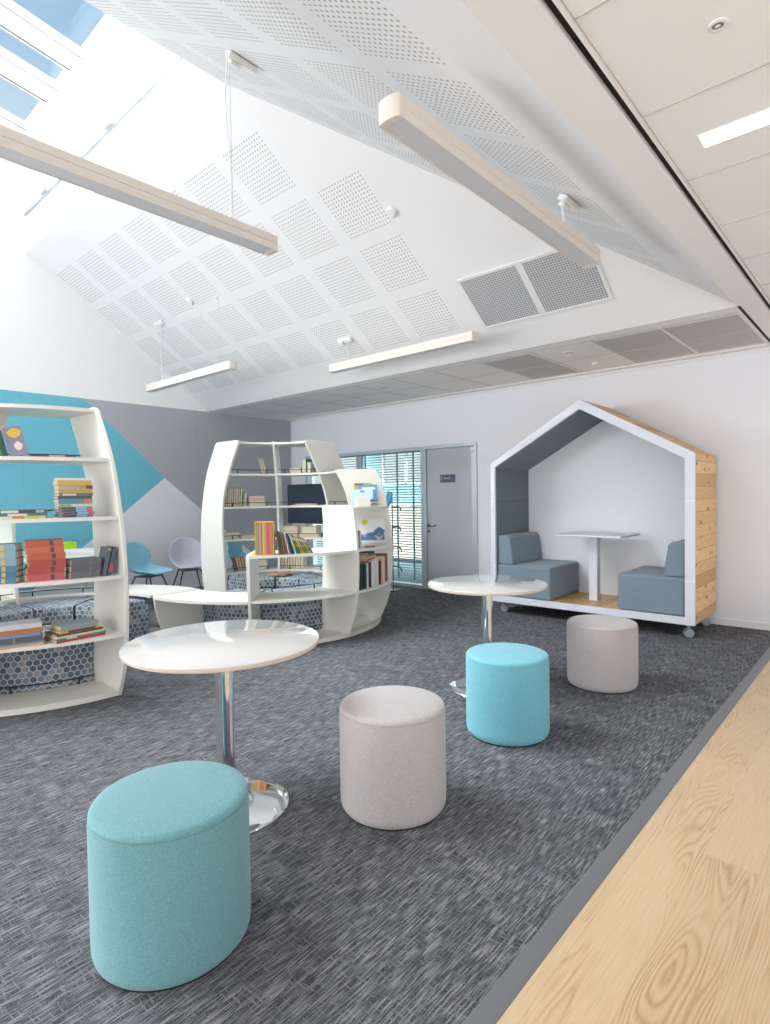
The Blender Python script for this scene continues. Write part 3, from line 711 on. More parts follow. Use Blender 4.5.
# ================================================================== BOOKS
PAGE = mat('book_pages', srgb(226, 214, 192), .8)
def cmat(rgb, gloss=.45):
    g_ = sum(rgb)/3; rgb = tuple(int(round(c+(g_-c)*.16)) for c in rgb)
    return mat('cover_%d_%d_%d' % rgb, srgb(*rgb), gloss)
def frame_at(ring, ang, r, z, yaw=0):
    """local x = along the shelf (to the right seen from outside), y = outward (towards the reader), z = up"""
    c = CR if ring == 'R' else CLf; a = rad(ang) ; rv = Vector((math.cos(a), math.sin(a), 0)); tv = Vector((-math.sin(a), math.cos(a), 0))
    m = Matrix((tv, -rv, Vector((0, 0, 1)))).transposed().to_4x4()       # y points inward so it is right handed
    m.translation = c + rv*r + Vector((0, 0, z))
    return m @ Matrix.Rotation(rad(yaw), 4, 'Z')
def book(M, w_, d_, t_, rgb, lab, grp, mode='flat', parts=True, spine=None, name='book', cover_art=None, page=PAGE):
    """flat: spine of length w_ faces the reader (-y), depth d_, thickness t_; upright: turned so the spine stands (w_ high, t_ wide);
    face: front cover turned to the reader, w_ wide, d_ high, t_ thick"""
    root = empty(name, (0, 0, 0), label=lab, cat='book', group=grp)
    if mode == 'flat': L = Matrix.Identity(4)
    elif mode == 'up': L = Matrix.Rotation(PI/2, 4, 'Y') @ Matrix.Translation((-w_/2, 0, -t_/2))
    elif mode == 'face': L = Matrix.Rotation(PI/2, 4, 'X') @ Matrix.Translation((0, d_/2, 0))
    root.matrix_world = M @ L
    if mode == 'up':      # rest the lower corner on the shelf
        q = root.matrix_world.copy(); low = min((q @ Vector((a_, b_, c_))).z for a_ in (-w_/2, w_/2) for b_ in (-d_/2, d_/2) for c_ in (0, t_))
        root.matrix_world = Matrix.Translation((0, 0, M.translation.z-low+.0003)) @ q
    elif mode == 'face':
        q = root.matrix_world.copy(); low = min((q @ Vector((a_, b_, c_))).z for a_ in (-w_/2, w_/2) for b_ in (-d_/2, d_/2) for c_ in (0, t_))
        root.matrix_world = Matrix.Translation((0, 0, M.translation.z-low+.0003)) @ q
    c = .0022 if t_ < .025 else .0035; h = w_/2; e = d_/2
    bm = bmesh.new()
    addbox(bm, (-h, -e, 0), (h, e, c)); addbox(bm, (-h, -e, t_-c), (h, e, t_)); addbox(bm, (-h, -e, c), (h, -e+c, t_-c))
    cv = obj('cover', bm, cmat(rgb), root, uv=False)
    obj('page_block', box((-h+.004, -e+c, c), (h-.004, e-.005, t_-c)), page, root, uv=False)
    for k, (x0, x1, col) in enumerate(spine or []):
        obj('spine_label', box((-h+x0*w_, -e-.0006, t_*.12), (-h+x1*w_, -e+.001, t_*.88)), cmat(col), cv, uv=False)
    for (x0, y0, x1, y1, col, shp) in (cover_art or []):     # on the upper/front cover
        if shp == 'r': b_ = box((-h+x0*w_, -e+y0*d_, t_-.001), (-h+x1*w_, -e+y1*d_, t_+.0006))
        else:
            cx, cy, rx, ry = -h+(x0+x1)/2*w_, -e+(y0+y1)/2*d_, (x1-x0)/2*w_, (y1-y0)/2*d_
            rag = .12 if shp == 'b' else 0
            b_ = prism([(cx+rx*math.cos(a)*(1+rag*math.sin(a*5)), cy+ry*math.sin(a)*(1+rag*math.cos(a*4)), t_-.001) for a in [i*2*PI/24 for i in range(24)]], (0, 0, .002))
        obj('cover_art', b_, cmat(col), cv, uv=False)
    return root
def stack(ring, ang, r, z, items, where, grp, yaw=0, d=.15, w=.2, name='book', colname=None, jit=.006, spine=None):
    """items bottom to top: (thickness, colour, words, optional width, optional depth, optional spine)"""
    n = len(items); ordn = ['bottom', 'second from bottom', 'third from bottom', 'fourth from bottom', 'fifth from bottom', 'sixth from bottom', 'seventh from bottom', 'eighth from bottom', 'ninth from bottom', 'tenth from bottom', 'eleventh from bottom', 'twelfth from bottom']
    zz = z; R_ = random.Random(int(ang*10)+n)
    for i, it in enumerate(items):
        t_, rgb, words = it[:3]; ww = it[3] if len(it) > 3 and it[3] else w; dd = it[4] if len(it) > 4 and it[4] else d
        sp = it[5] if len(it) > 5 else spine
        M = frame_at(ring, ang, r, zz, yaw + R_.uniform(-1.5, 1.5)) @ Matrix.Translation((R_.uniform(-jit, jit), R_.uniform(-jit, jit), 0))
        pos = 'topmost' if i == n-1 and n > 1 else ordn[i]
        book(M, ww, dd, t_, rgb, '%s book, %s %s' % (words, pos, where), grp, spine=sp)
        zz += t_ + .0004
Z1, Z2, Z3, Z4 = .4655, .8655, 1.2655, 1.6655
# offsets: frame y axis points inwards, so the reader side is local -y (the spine side)
GL = 'books on the left bookcase'
gold = (206, 160, 60)
# red stack
stack('L', 160.9-180, 1.23, Z2, [(.045, c, 'red hardback') for c in ((196, 78, 84), (186, 66, 66), (190, 70, 64))] + [(.040, (206, 92, 62), 'orange-red hardback'), (.042, (210, 98, 70), 'orange-red hardback'), (.042, (196, 86, 64), 'orange-red hardback')],
      'in the tall red stack', GL, yaw=3, d=.14, w=.215, spine=[(.64, .74, (92, 64, 58)), (.0, .04, gold)])
stack('L', -30.0, 1.24, Z2, [(.036, (58, 118, 150), 'dark blue paperback'), (.036, (50, 110, 146), 'dark blue paperback'), (.036, (64, 118, 150), 'dark blue paperback')] + [(.045, (116, 164, 178), 'pale blue paperback')]*3,
      'in the blue stack', GL, yaw=-4, d=.14, w=.20, spine=[(.60, .70, (216, 170, 80))])
stack('L', -9.2, 1.24, Z2, [(.042, (104, 106, 112), 'dark grey hardback'), (.042, (92, 94, 102), 'dark grey hardback'), (.040, (100, 100, 106), 'dark grey hardback')],
      'in the low grey stack', GL, yaw=3, d=.14, w=.185, spine=[(.0, .03, (190, 170, 60)), (.62, .68, (120, 120, 124))])
for k, (an, rgb, rot, wd) in enumerate(((-3.95, (96, 100, 112), 12.5, 'slate grey'), (-2.45, (78, 82, 98), 14, 'dark navy'))):
    M = frame_at('L', an, 1.235, Z2) @ Matrix.Rotation(rad(rot), 4, 'Y')
    book(M, .19, .13, .028, rgb, '%s book leaning right beside the low grey stack on the left bookcase' % wd, GL, mode='up', spine=[(.60, .88, (190, 66, 74))] if k == 1 else [(.04, .10, (216, 170, 60))])
# 1.26 shelf
TAN = (206, 176, 120)
stack('L', -10.7, 1.18, Z3, [(.017, (124, 128, 140), 'grey and blue paperback', None, None, [(.1, .5, (84, 80, 84)), (.5, .82, (132, 180, 214)), (.82, 1, (200, 96, 104))])]*4 +
      [(.018, (196, 206, 196), 'thin green and white', None, None, [(0, .35, (120, 190, 70))]), (.034, (84, 150, 168), 'teal', None, None, [(.75, .98, (214, 130, 70))]), (.018, (88, 88, 92), 'charcoal'),
       (.018, (120, 116, 112), 'grey', None, None, [(.1, .5, (214, 208, 200))]), (.024, (204, 160, 92), 'ochre'), (.030, (200, 178, 140), 'beige', None, None, [(.6, .8, (200, 160, 60)), (.8, 1, (110, 70, 70))]), (.030, (222, 182, 84), 'golden yellow'), (.014, (226, 226, 224), 'thin white')],
      'in the tall mixed stack, left bookcase', GL, yaw=4, d=.14, w=.205)
stack('L', -24.5, 1.20, Z3, [(.017, (210, 196, 80), 'yellow-green', .26, None, [(.0, .3, (220, 220, 220)), (.3, .55, (220, 120, 70)), (.85, .98, (210, 200, 180))]), (.017, (60, 140, 110), 'dark green', .26, None, [(.2, .6, (220, 224, 220))]), (.022, (70, 72, 74), 'black and white', .27, None, [(.1, .45, (210, 214, 214)), (.8, .97, (170, 168, 160))])],
      'in the low pile at the left frame edge', GL, yaw=3, d=.16, w=.26)
# 1.66 shelf
for k, (an, rgb, wd) in enumerate(((-34.6, (40, 150, 84), 'green'), (-33.4, (170, 190, 50), 'lime'), (-32.2, (26, 104, 62), 'dark green'), (-31.0, (34, 128, 88), 'mid green'))):
    M = frame_at('L', an, 1.06, Z4) @ Matrix.Rotation(rad(-12), 4, 'Y')
    book(M, .185, .13, .018, rgb, '%s upright book on the top shelf, left of the purple cover' % wd, GL, mode='up')
M = frame_at('L', -26.2, 1.06, Z4, 12) @ Matrix.Rotation(rad(-12), 4, 'Y')
book(M @ Matrix.Rotation(rad(-8), 4, 'X'), .105, .195, .02, (138, 132, 160), 'purple-grey picture book with a yellow badge facing out on the top shelf', GL, mode='face',
     cover_art=[(.16, .62, .92, .93, (238, 190, 50), 'b'), (.36, .18, .82, .46, (226, 216, 210), 'b'), (.45, .46, .6, .56, (200, 120, 110), 'e')])
stack('L', -16.0, 1.09, Z4, [(.012, (120, 60, 70), 'thin maroon and cream', .26, None, [(.4, .75, (220, 180, 120)), (.75, .95, (90, 90, 90))])], 'on the top shelf beside the purple cover', GL, yaw=0, d=.19)
# .46 shelf
stack('L', -26.0, 1.25, Z1, [(.014, (214, 160, 120), 'thin peach', .26, .18), (.010, (108, 148, 160), 'thin teal', .24, .17), (.036, (92, 98, 110), 'slate', .24, .16, [(.35, .36, (220, 220, 220))]), (.018, (110, 146, 190), 'blue', .23, .16), (.032, (206, 120, 70), 'orange', .23, .16), (.030, (206, 206, 210), 'pale grey', .24, .17)],
      'in the left pile on the low shelf', GL, yaw=12, w=.24)
stack('L', -11.6, 1.22, Z1, [(.016, (206, 50, 56), 'red', .31, .2), (.012, (60, 150, 130), 'green and white', .31, .2, [(.2, .4, (230, 220, 220)), (.5, .7, (200, 90, 60))]), (.012, (220, 214, 190), 'cream', .30, .2), (.012, (110, 76, 60), 'brown', .29, .2), (.014, (226, 186, 50), 'yellow', .25, .17, [(.2, .9, (70, 60, 40))]), (.034, (150, 158, 164), 'grey', .24, .16)],
      'in the colourful pile on the low shelf', GL, yaw=14, w=.3)

# ---- centre bookcase
GR = 'books on the centre bookcase'
# boxed set
bs = empty('boxed_set', (0, 0, 0), label='orange boxed set of stripy paperbacks standing on the half-height shelf', cat='boxed set')
bs.matrix_world = frame_at('R', -38.9, 1.27, Z2, -3)
W2, D2, H2 = .165, .14, .295
bm = bmesh.new()
addbox(bm, (-W2/2, -D2/2, 0), (-W2/2+.008, D2/2, H2)); addbox(bm, (W2/2-.008, -D2/2, 0), (W2/2, D2/2, H2)); addbox(bm, (-W2/2, -D2/2, H2-.008), (W2/2, D2/2, H2)); addbox(bm, (-W2/2, -D2/2, 0), (W2/2, D2/2, .006)); addbox(bm, (-W2/2, D2/2-.006, 0), (W2/2, D2/2, H2))
obj('slipcase', bm, cmat((238, 170, 60)), bs)
cols = [(214, 150, 70), (96, 160, 130), (236, 140, 120), (190, 96, 100), (226, 200, 60), (150, 190, 60), (236, 90, 120), (226, 60, 130), (214, 120, 60), (176, 150, 60)]
for i, c in enumerate(cols):
    x = -W2/2+.010+i*(W2-.02)/10
    obj('paperback', box((x, -D2/2+.002, .008), (x+(W2-.02)/10-.0012, D2/2-.008, H2-.011)), cmat(c), bs)
yb = tag(obj('yellow_card', box((-.014, -.1, .0006), (.014, .05, .004)), cmat((240, 190, 40))), 'flat yellow card lying left of the orange boxed set', 'card'); yb.matrix_world = frame_at('R', -43.7, 1.22, Z2)
mg = [((150, 60, 66), 4), ((60, 130, 80), 6), ((90, 160, 90), 8), ((214, 60, 66), 12), ((220, 220, 214), 16), ((60, 120, 150), 20), ((40, 50, 60), 23), ((226, 226, 220), 26), ((70, 160, 90), 28), ((60, 150, 80), 30), ((236, 190, 40), 31), ((240, 160, 50), 32), ((110, 120, 140), 33), ((150, 190, 70), 34), ((236, 176, 50), 35), ((120, 110, 150), 36)]
lean_names = ['maroon', 'mid green', 'light green', 'red', 'white', 'blue', 'black', 'cream white', 'leaf green', 'grass green', 'yellow', 'orange', 'slate blue', 'lime green', 'amber', 'violet']
for i, (c, ln) in enumerate(mg):
    an = -33.2 + i*.86; ln = 5+i*1.8
    M = frame_at('R', an, 1.25, Z2) @ Matrix.Rotation(rad(-ln), 4, 'Y')
    book(M, .205-.003*i, .14, .009, c, 'thin %s book in the leaning row right of the orange boxed set' % lean_names[i], GR, mode='up',
         spine=[(.1, .3, (230, 230, 226)), (.5, .6, (236, 200, 60)), (.7, .85, (70, 120, 80))] if i > 7 else None)
# 1.26 shelf of the stepped end: picture books and paper stacks
def face(an, r, z, w_, h_, t_, rgb, lab, art, yaw=0, lean=-10, dx=0):
    M = frame_at('R', an, r, z, yaw) @ Matrix.Translation((dx, 0, 0)) @ Matrix.Rotation(rad(lean), 4, 'X')
    return book(M, w_, h_, t_, rgb, lab, GR, mode='face', cover_art=art)
face(43.5, 1.04, Z3, .20, .25, .012, (206, 190, 70), 'yellow-green picture book at the back of the stepped end display', [(.05, .9, .5, .98, (120, 80, 60), 'r')], -88.4, -4)
face(42.6, 1.09, Z3, .21, .23, .012, (84, 168, 220), 'bright blue picture book with a white title on the stepped end', [(.2, .78, .9, .88, (236, 244, 250), 'r'), (.5, .70, .62, .76, (236, 190, 60), 'e')], -87.5, -4)
face(40.6, 1.03, Z3, .24, .18, .010, (186, 224, 246), 'pale blue booklet with a red mark in front of the blue picture book', [(.42, .82, .6, .92, (206, 70, 60), 'r'), (.1, .3, .9, .6, (206, 206, 230), 'b')], -86, -6)
stack('R', 16.0, 1.17, Z3, [(.022, (236, 234, 226), 'white')]*4, 'in the white pile on the stepped end', GR, yaw=-45, d=.10, w=.14)
stack('R', 26.5, 1.18, Z3, [(.016, (190, 170, 150), 'beige', None, None), (.016, (120, 128, 136), 'grey'), (.016, (196, 190, 186), 'light grey'), (.016, (100, 116, 134), 'blue grey'), (.014, (150, 160, 170), 'pale slate')], 'in the small grey pile on the stepped end', GR, yaw=-55, d=.10, w=.11)
# .86 shelf: sea picture book
face(43.0, 1.14, Z2, .28, .25, .012, (232, 234, 230), 'white picture book with a yellow sun over a blue wave', [(.06, .74, .30, .98, (232, 220, 30), 'e'), (.03, .10, .95, .40, (72, 116, 178), 'b'), (.56, .22, .97, .62, (72, 116, 178), 'b'), (.04, .05, .97, .24, (72, 116, 178), 'r'), (.08, .2, .32, .34, (240, 242, 244), 'b'), (.58, .1, .9, .36, (240, 240, 238), 'b')], -87.5, -5)
M = frame_at('R', 5.0, 1.20, Z2, 10); book(M, .17, .13, .03, (176, 120, 96), 'brown spined upright book left of the sea picture book', GR, mode='up', spine=[(.02, .25, (206, 70, 80))])
M = frame_at('R', 7.0, 1.19, Z2, 10); book(M, .16, .13, .02, (226, 222, 214), 'white spined upright book left of the sea picture book', GR, mode='up')
stack('R', 12.0, 1.29, Z2, [(.006, (96, 110, 116), 'thin grey', .16, .1), (.006, (206, 120, 110), 'thin pink', .14, .09)], 'lying in front of the sea picture book', GR, yaw=30)
# .46 shelf: spine row, tall binders
row = [((36, 66, 62), .038, .24), ((30, 60, 58), .038, .24), ((226, 224, 216), .016, .25), ((40, 46, 58), .030, .25), ((236, 232, 232), .036, .265), ((232, 228, 230), .036, .27), ((232, 230, 226), .030, .27), ((30, 30, 36), .018, .2), ((196, 50, 66), .018, .24), ((226, 214, 190), .018, .25), ((236, 222, 180), .020, .26), ((236, 236, 232), .020, .27), ((214, 150, 60), .020, .28), ((150, 60, 50), .018, .29), ((176, 120, 80), .018, .29), ((120, 40, 60), .018, .29)]
rn = ['dark green', 'dark teal', 'slim white', 'navy', 'thick white', 'second thick white', 'third thick white', 'short black', 'crimson', 'cream', 'pale yellow', 'bright white', 'orange', 'rust', 'tan', 'plum']
an = 3.0
for i, (c, tk, hh) in enumerate(row):
    an += math.degrees(tk/2/1.25); M = frame_at('R', an, 1.235, Z1, 6)
    book(M, hh, .16, tk, c, '%s spine in the upright row on the low shelf of the stepped end' % rn[i], GR, mode='up'); an += math.degrees(tk/2/1.25)+.75
stack('R', 11.5, 1.23, Z1+.272, [(.018, (206, 60, 60), 'red', .27), (.014, (236, 190, 40), 'yellow', .28), (.024, (90, 130, 150), 'blue', .24), (.018, (70, 60, 56), 'dark brown', .2)], 'resting across the spine row of the stepped end', GR, yaw=12, d=.15)
# ---- tall back bays, seen from inside: cream page edges
CRM = mat('paper_cream', srgb(222, 208, 184), .8)
def inside_up(an, z, h_, t_, rgb, lab, lean=0, r=None):
    r_ = (r or ri(z+.05)+.12)
    M = frame_at('R', an, r_, z) @ Matrix.Rotation(rad(lean), 4, 'Y')
    book(M, h_, .15, t_, rgb, lab, GR, mode='up')
def inside_stack(an, z, items, where, w=.2, r=None):
    stack('R', an, (r or ri(z+.05)+.125), z, items, where, GR, d=.15, w=w, jit=.008)
inside_up(147.5, Z4, .20, .02, (214, 206, 190), 'cream book leaning alone on the upper shelf left of the middle panel', 14)
inside_up(145.3, Z4, .19, .02, (196, 186, 170), 'beige book leaning against the cream one on the upper shelf', 14)
inside_stack(118, Z4, [(.03, (206, 180, 140), 'tan'), (.035, (222, 206, 176), 'cream')], 'on the upper shelf beside the green spine', .15)
inside_up(108.5, Z4, .17, .06, (30, 160, 130), 'bright green thick book standing on the upper shelf')
inside_up(103.0, Z4, .13, .05, (196, 196, 196), 'pale grey book standing beside the green one')
for i, (c, hh, nm) in enumerate((((190, 96, 96), .22, 'rose'), ((90, 140, 100), .23, 'green'), ((206, 110, 100), .23, 'coral'), ((226, 206, 180), .23, 'cream'), ((80, 120, 160), .23, 'blue'), ((90, 150, 190), .23, 'light blue'), ((216, 190, 160), .23, 'sand'), ((170, 80, 60), .23, 'rust'), ((110, 180, 40), .23, 'lime green'))):
    inside_up(179.0-i*1.75, Z3, hh, .023, c, '%s upright book at the left end of the second tall-bay shelf' % nm, -3)
inside_up(162.6, Z3, .17, .025, (226, 214, 190), 'cream book tilted beside the lime green one on the second shelf', -9)
inside_stack(152.4, Z3, [(.045, (232, 222, 200), 'cream'), (.035, (214, 200, 176), 'beige'), (.018, (206, 80, 56), 'red-orange'), (.028, (226, 206, 180), 'sand')], 'in the pile on the second tall-bay shelf', .2)
inside_stack(115, Z3, [(.012, (190, 190, 192), 'thin silver', .34), (.010, (206, 206, 206), 'thin white', .24)], 'lying before the black screen on the second shelf', .3)
inside_stack(172.5, Z2, [(.022, (90, 120, 40), 'dark green'), (.028, (226, 210, 180), 'cream'), (.03, (216, 200, 172), 'beige')], 'in the leftmost pile of the third shelf', .2)
inside_stack(159, Z2, [(.022, (206, 196, 186), 'pale taupe'), (.028, (226, 214, 190), 'cream')], 'in the second pile of the third shelf', .2)
inside_stack(127.5, Z2, [(.045, (226, 214, 192), 'cream'), (.03, (206, 60, 50), 'red'), (.045, (226, 206, 176), 'sand'), (.02, (214, 196, 166), 'beige')], 'in the pile with the red band on the third shelf', .19)
inside_stack(112.3, Z2, [(.02, (226, 226, 220), 'white', .27), (.02, (190, 190, 190), 'grey', .27), (.06, (222, 208, 178), 'cream', .2), (.03, (214, 196, 160), 'tan', .21)], 'in the right hand pile on the third shelf', .2)
for i, (c, ln) in enumerate((((150, 100, 80), 14), ((206, 190, 160), 12), ((130, 90, 80), 11), ((214, 196, 170), 9))):
    inside_up(167.5-i*2.0, Z1, .17, .02, c, ['brown', 'sand', 'dark brown', 'cream'][i] + ' book leaning on the lowest shelf of the tall bays', ln)
inside_stack(152, Z1, [(.04, (226, 214, 186), 'cream'), (.045, (222, 206, 176), 'sand'), (.04, (216, 202, 180), 'beige')], 'in the pile on the lowest shelf behind the boxed set', .2)
for i, (c, nm) in enumerate((((226, 200, 90), 'yellow'), ((226, 214, 190), 'cream'), ((214, 160, 70), 'ochre'), ((232, 226, 206), 'ivory'), ((222, 206, 160), 'straw'), ((226, 220, 200), 'pale cream'), ((214, 206, 170), 'khaki'), ((226, 214, 180), 'light sand'))):
    inside_up(133.0-i*2.2, Z1, .19, .026, c, '%s upright book on the lowest shelf right of the middle panel' % nm)
# open books on the seat
for i, (an, c, yw, nm) in enumerate(((139, (96, 150, 140), 20, 'teal'), (134, (214, 160, 110), -25, 'orange'), (129, (190, 120, 110), 40, 'pinkish'))):
    M = frame_at('R', an, .60, .4215+.014*i, yw)
    book(M, .24, .17, .012, c, 'thin %s book in the loose pile on the hexagon seats' % nm, GR, spine=[(.2, .6, (236, 226, 200))])

# ================================================================== OTTOMANS AND TABLES
def pouf(x, y, r, h, m, lab, rz=0):
    o = empty('pouf', (x, y, 0), rz, label=lab, cat='ottoman', group='round fabric poufs')
    bodyp = [(0, .004), (r-.026, .004), (r-.013, .008), (r-.005, .018), (r-.001, .035), (r, .06), (r, h-.05), (r-.001, h-.024)]
    obj('body', lathe(bodyp, 72), m, o, smooth=True, angle=70, uv=False)
    topp = [(r-.001, h-.024), (r-.0035, h-.0235), (r-.0015, h-.021), (r-.003, h-.014), (r-.008, h-.006), (r-.017, h-.0015), (r-.036, h+.0005), (r-.08, h+.003), (0, h+.005)]
    obj('top_cushion', lathe(topp, 72), m, o, smooth=True, angle=70, uv=False)
    obj('base', lathe([(0, 0), (r-.016, 0), (r-.016, .006), (0, .006)], 48), DARKGAP, o, uv=False)
pouf(-1.710, .884, .238, .453, FAB_TEAL, 'dusty teal round pouf in the foreground, the largest in view')
pouf(-1.685, 1.919, .236, .460, FAB_GREY, 'warm grey round pouf in the middle foreground, right of the chrome table foot', 1)
pouf(-1.690, 2.936, .236, .463, FAB_BLUE, 'bright sky blue round pouf in front of the far round table', 2)
pouf(-1.590, 4.104, .240, .455, FAB_GREY, 'warm grey round pouf nearest the house-shaped booth', 3)
def round_table(x, y, r, lab):
    o = empty('round_table', (x, y, 0), label=lab, cat='table', group='round white pedestal tables')
    tp = obj('tabletop', lathe([(0, .722), (r-.02, .722), (r-.004, .728), (r, .740), (r-.002, .745), (r-.006, .747), (0, .747)], 96), LAMT, o, smooth=True, angle=40, uv=False)
    obj('edge_band', lathe([(r-.012, .7225), (r-.0035, .7275), (r+.0006, .739)], 96), EDGE, tp, smooth=True, uv=False)
    obj('column', lathe([(.041, .02), (.041, .722)], 40), CHROME, o, smooth=True, uv=False)
    obj('base_plate', lathe([(0, 0), (.270, 0), (.273, .004), (.270, .008), (.22, .013), (.12, .018), (0, .020)], 72), CHROME, o, smooth=True, angle=60, uv=False)
    obj('collar', lathe([(.118, .017), (.116, .022), (.085, .030), (.055, .036), (.044, .044), (.038, .056)], 40), CHROME, o, smooth=True, angle=60, uv=False)
    obj('top_flange', lathe([(.0, .722), (.10, .722), (.10, .716), (.04, .712)], 32), CHROME, o, smooth=True, uv=False)
round_table(-2.243, 1.424, .424, 'white gloss round table on a chrome column, in the foreground')
round_table(-2.185, 3.525, .418, 'white gloss round table on a chrome column, nearer the booth')

# ================================================================== HOUSE-SHAPED BOOTH
BX0, BX1, BY0, BY1, BZ0, EV, RDX, RDZ = -3.53, -1.392, 5.80, 6.63, .135, 1.72, -2.472, 2.335
pod = empty('seating_booth', (BX0/2+BX1/2, (BY0+BY1)/2, 0), label='house-shaped seating booth with white edge and pine sides on castors', cat='booth')
po = -Vector(pod.location)
def P_(bm): bmesh.ops.translate(bm, verts=bm.verts, vec=po); return bm
def ring_prism(outer, inner, y0, y1):
    bm = bmesh.new(); n = len(outer)
    O0 = [bm.verts.new((x, y0, z)) for x, z in outer]; I0 = [bm.verts.new((x, y0, z)) for x, z in inner]
    O1 = [bm.verts.new((x, y1, z)) for x, z in outer]; I1 = [bm.verts.new((x, y1, z)) for x, z in inner]
    for i in range(n):
        j = (i+1) % n
        for q in ((O0[i], O0[j], I0[j], I0[i]), (O1[i], I1[i], I1[j], O1[j]), (O0[i], O1[i], O1[j], O0[j]), (I0[i], I0[j], I1[j], I1[i])): bm.faces.new(q)
    bmesh.ops.recalc_face_normals(bm, faces=bm.faces); return bm
outer = [(BX0, BZ0), (BX1, BZ0), (BX1, EV), (RDX, RDZ), (BX0, EV)]
inner = [(BX0+.055, BZ0+.07), (BX1-.085, BZ0+.07), (BX1-.085, EV-.045), (RDX, RDZ-.10), (BX0+.055, EV-.045)]
obj('front_edge', P_(ring_prism(outer, inner, BY0, BY0+.03)), PODW, pod, bevel=.002)
def shrink(pts, d):
    cx = RDX; out = []
    for x, z_ in pts: out.append((x-(d if x > cx+.01 else -d if x < cx-.01 else 0), z_+(d if z_ < .5 else -d)))
    return out
o1 = shrink(outer, .004); i1 = shrink(outer, .03)
shell = lambda k: [o1[k], o1[(k+1) % 5], i1[(k+1) % 5], i1[k]]
names = ['floor_deck', 'side_panel', 'roof_panel', 'roof_panel', 'side_panel']
for k in range(5):
    pts = shell(k); bm = prism([(x, BY0+.03, z_) for x, z_ in pts], (0, BY1-BY0-.03, 0))
    obj(names[k], P_(bm), PINE, pod)
obj('deck_boards', P_(box((BX0+.04, BY0+.032, BZ0+.03), (BX1-.06, BY1-.02, .2))), mat('pine_deck', rough=.4, build=lambda t, b: planks(t, b, .09, ((226, 180, 122), (238, 200, 146), (206, 154, 98)))), pod)
back = [(BX0+.05, .2), (BX1-.05, .2), (BX1-.05, EV-.03), (RDX, RDZ-.06), (BX0+.05, EV-.03)]
obj('back_panel', P_(prism([(x, BY1-.02, z_) for x, z_ in back], (0, .018, 0))), mat('white_back_panel', srgb(236, 240, 245), .6), pod)
# upholstery lining
for (za, zb) in ((.2, .565), (.565, .92), (.923, 1.283), (1.287, EV-.05)):
    for xs in ((BX0+.03, BX0+.056), (BX1-.089, BX1-.03)):
        obj('upholstered_panel', P_(box((xs[0], BY0+.03, za), (xs[1], BY1-.02, zb))), FAB_SLATED, pod, bevel=.004)
for s in (0, 1):
    ex = BX0+.032 if s == 0 else BX1-.032; zi = EV-.055
    a = Vector((ex, 0, EV-.02)); b = Vector((RDX, 0, RDZ-.06)); n = Vector((0, 0, -1))
    pts = [a, b, b+n*.048, a+n*.036 + Vector((.03 if s == 0 else -.03, 0, 0))]
    obj('upholstered_roof_panel', P_(prism([(p.x, BY0+.03, p.z) for p in pts], (0, BY1-BY0-.05, 0))), FAB_SLATED, pod)
# seats with back cushions
def bench_seat(x0, x1, side):
    st = obj('booth_seat', P_(box((x0, BY0+.034, .2), (x1, BY1-.03, .565))), FAB_SLATE, pod, bevel=.028, seg=4)
    if side < 0: prof = [(x0+.002, .567), (x0+.20, .567), (x0+.155, .86), (x0+.125, .895), (x0+.002, .895)]
    else: prof = [(x1-.002, .567), (x1-.002, .895), (x1-.125, .895), (x1-.155, .86), (x1-.20, .567)]
    obj('back_cushion', P_(prism([(x, BY0+.05, z_) for x, z_ in prof], (0, BY1-BY0-.10, 0))), FAB_SLATE, st, bevel=.016, seg=3)
bench_seat(BX0+.058, -2.822, -1); bench_seat(-2.103, BX1-.09, 1)
tb = obj('booth_table', P_(box((-2.80, BY0+.13, .905), (-2.10, BY1-.13, .925))), PODW, pod, bevel=.003)
obj('table_post', P_(box((-2.522, 6.155, .2), (-2.432, 6.245, .905))), PODW, tb, bevel=.003)
# thin bright joint lines of the edge frame
for x0, x1 in ((BX0-.001, BX0+.056), (BX1-.086, BX1+.001)):
    for z_ in (1.285, .543): obj('edge_joint', P_(box((x0, BY0-.0015, z_-.003), (x1, BY0+.002, z_+.003))), mat('bright_joint', (.95, .95, .95), .3), pod)
CAST = mat('castor_grey', srgb(150, 158, 166), .35)
for cx in (BX0+.10, BX1-.08):
    for cy in (BY0+.13, BY1-.08):
        c = obj('castor', P_(box((cx-.03, cy-.03, BZ0-.008), (cx+.03, cy+.03, BZ0+.004))), ALU, pod)
        bm = bmesh.new()
        for sx in (-.022, .022):
            w1 = lathe([(0, -.007), (.016, -.007), (.018, -.010), (.034, -.010), (.041, -.006), (.043, 0), (.041, .006), (.034, .010), (.018, .010), (.016, .007), (0, .007)], 24)
            bmesh.ops.rotate(w1, verts=w1.verts, matrix=Matrix.Rotation(PI/2, 3, 'X')); bmesh.ops.rotate(w1, verts=w1.verts, matrix=Matrix.Rotation(rad(35), 3, 'Z'))
            bmesh.ops.translate(w1, verts=w1.verts, vec=(cx+sx*math.cos(rad(125))*1.0, cy-.02+sx*math.sin(rad(125)), .0435))
            me_ = bpy.data.meshes.new('tmp'); w1.to_mesh(me_); w1.free(); bm.from_mesh(me_); bpy.data.meshes.remove(me_)
        obj('wheel', P_(bm), CAST, c, smooth=True)
        obj('fork', P_(box((cx-.012, cy-.045, .06), (cx+.012, cy+.02, BZ0-.006))), CAST, c, bevel=.004)

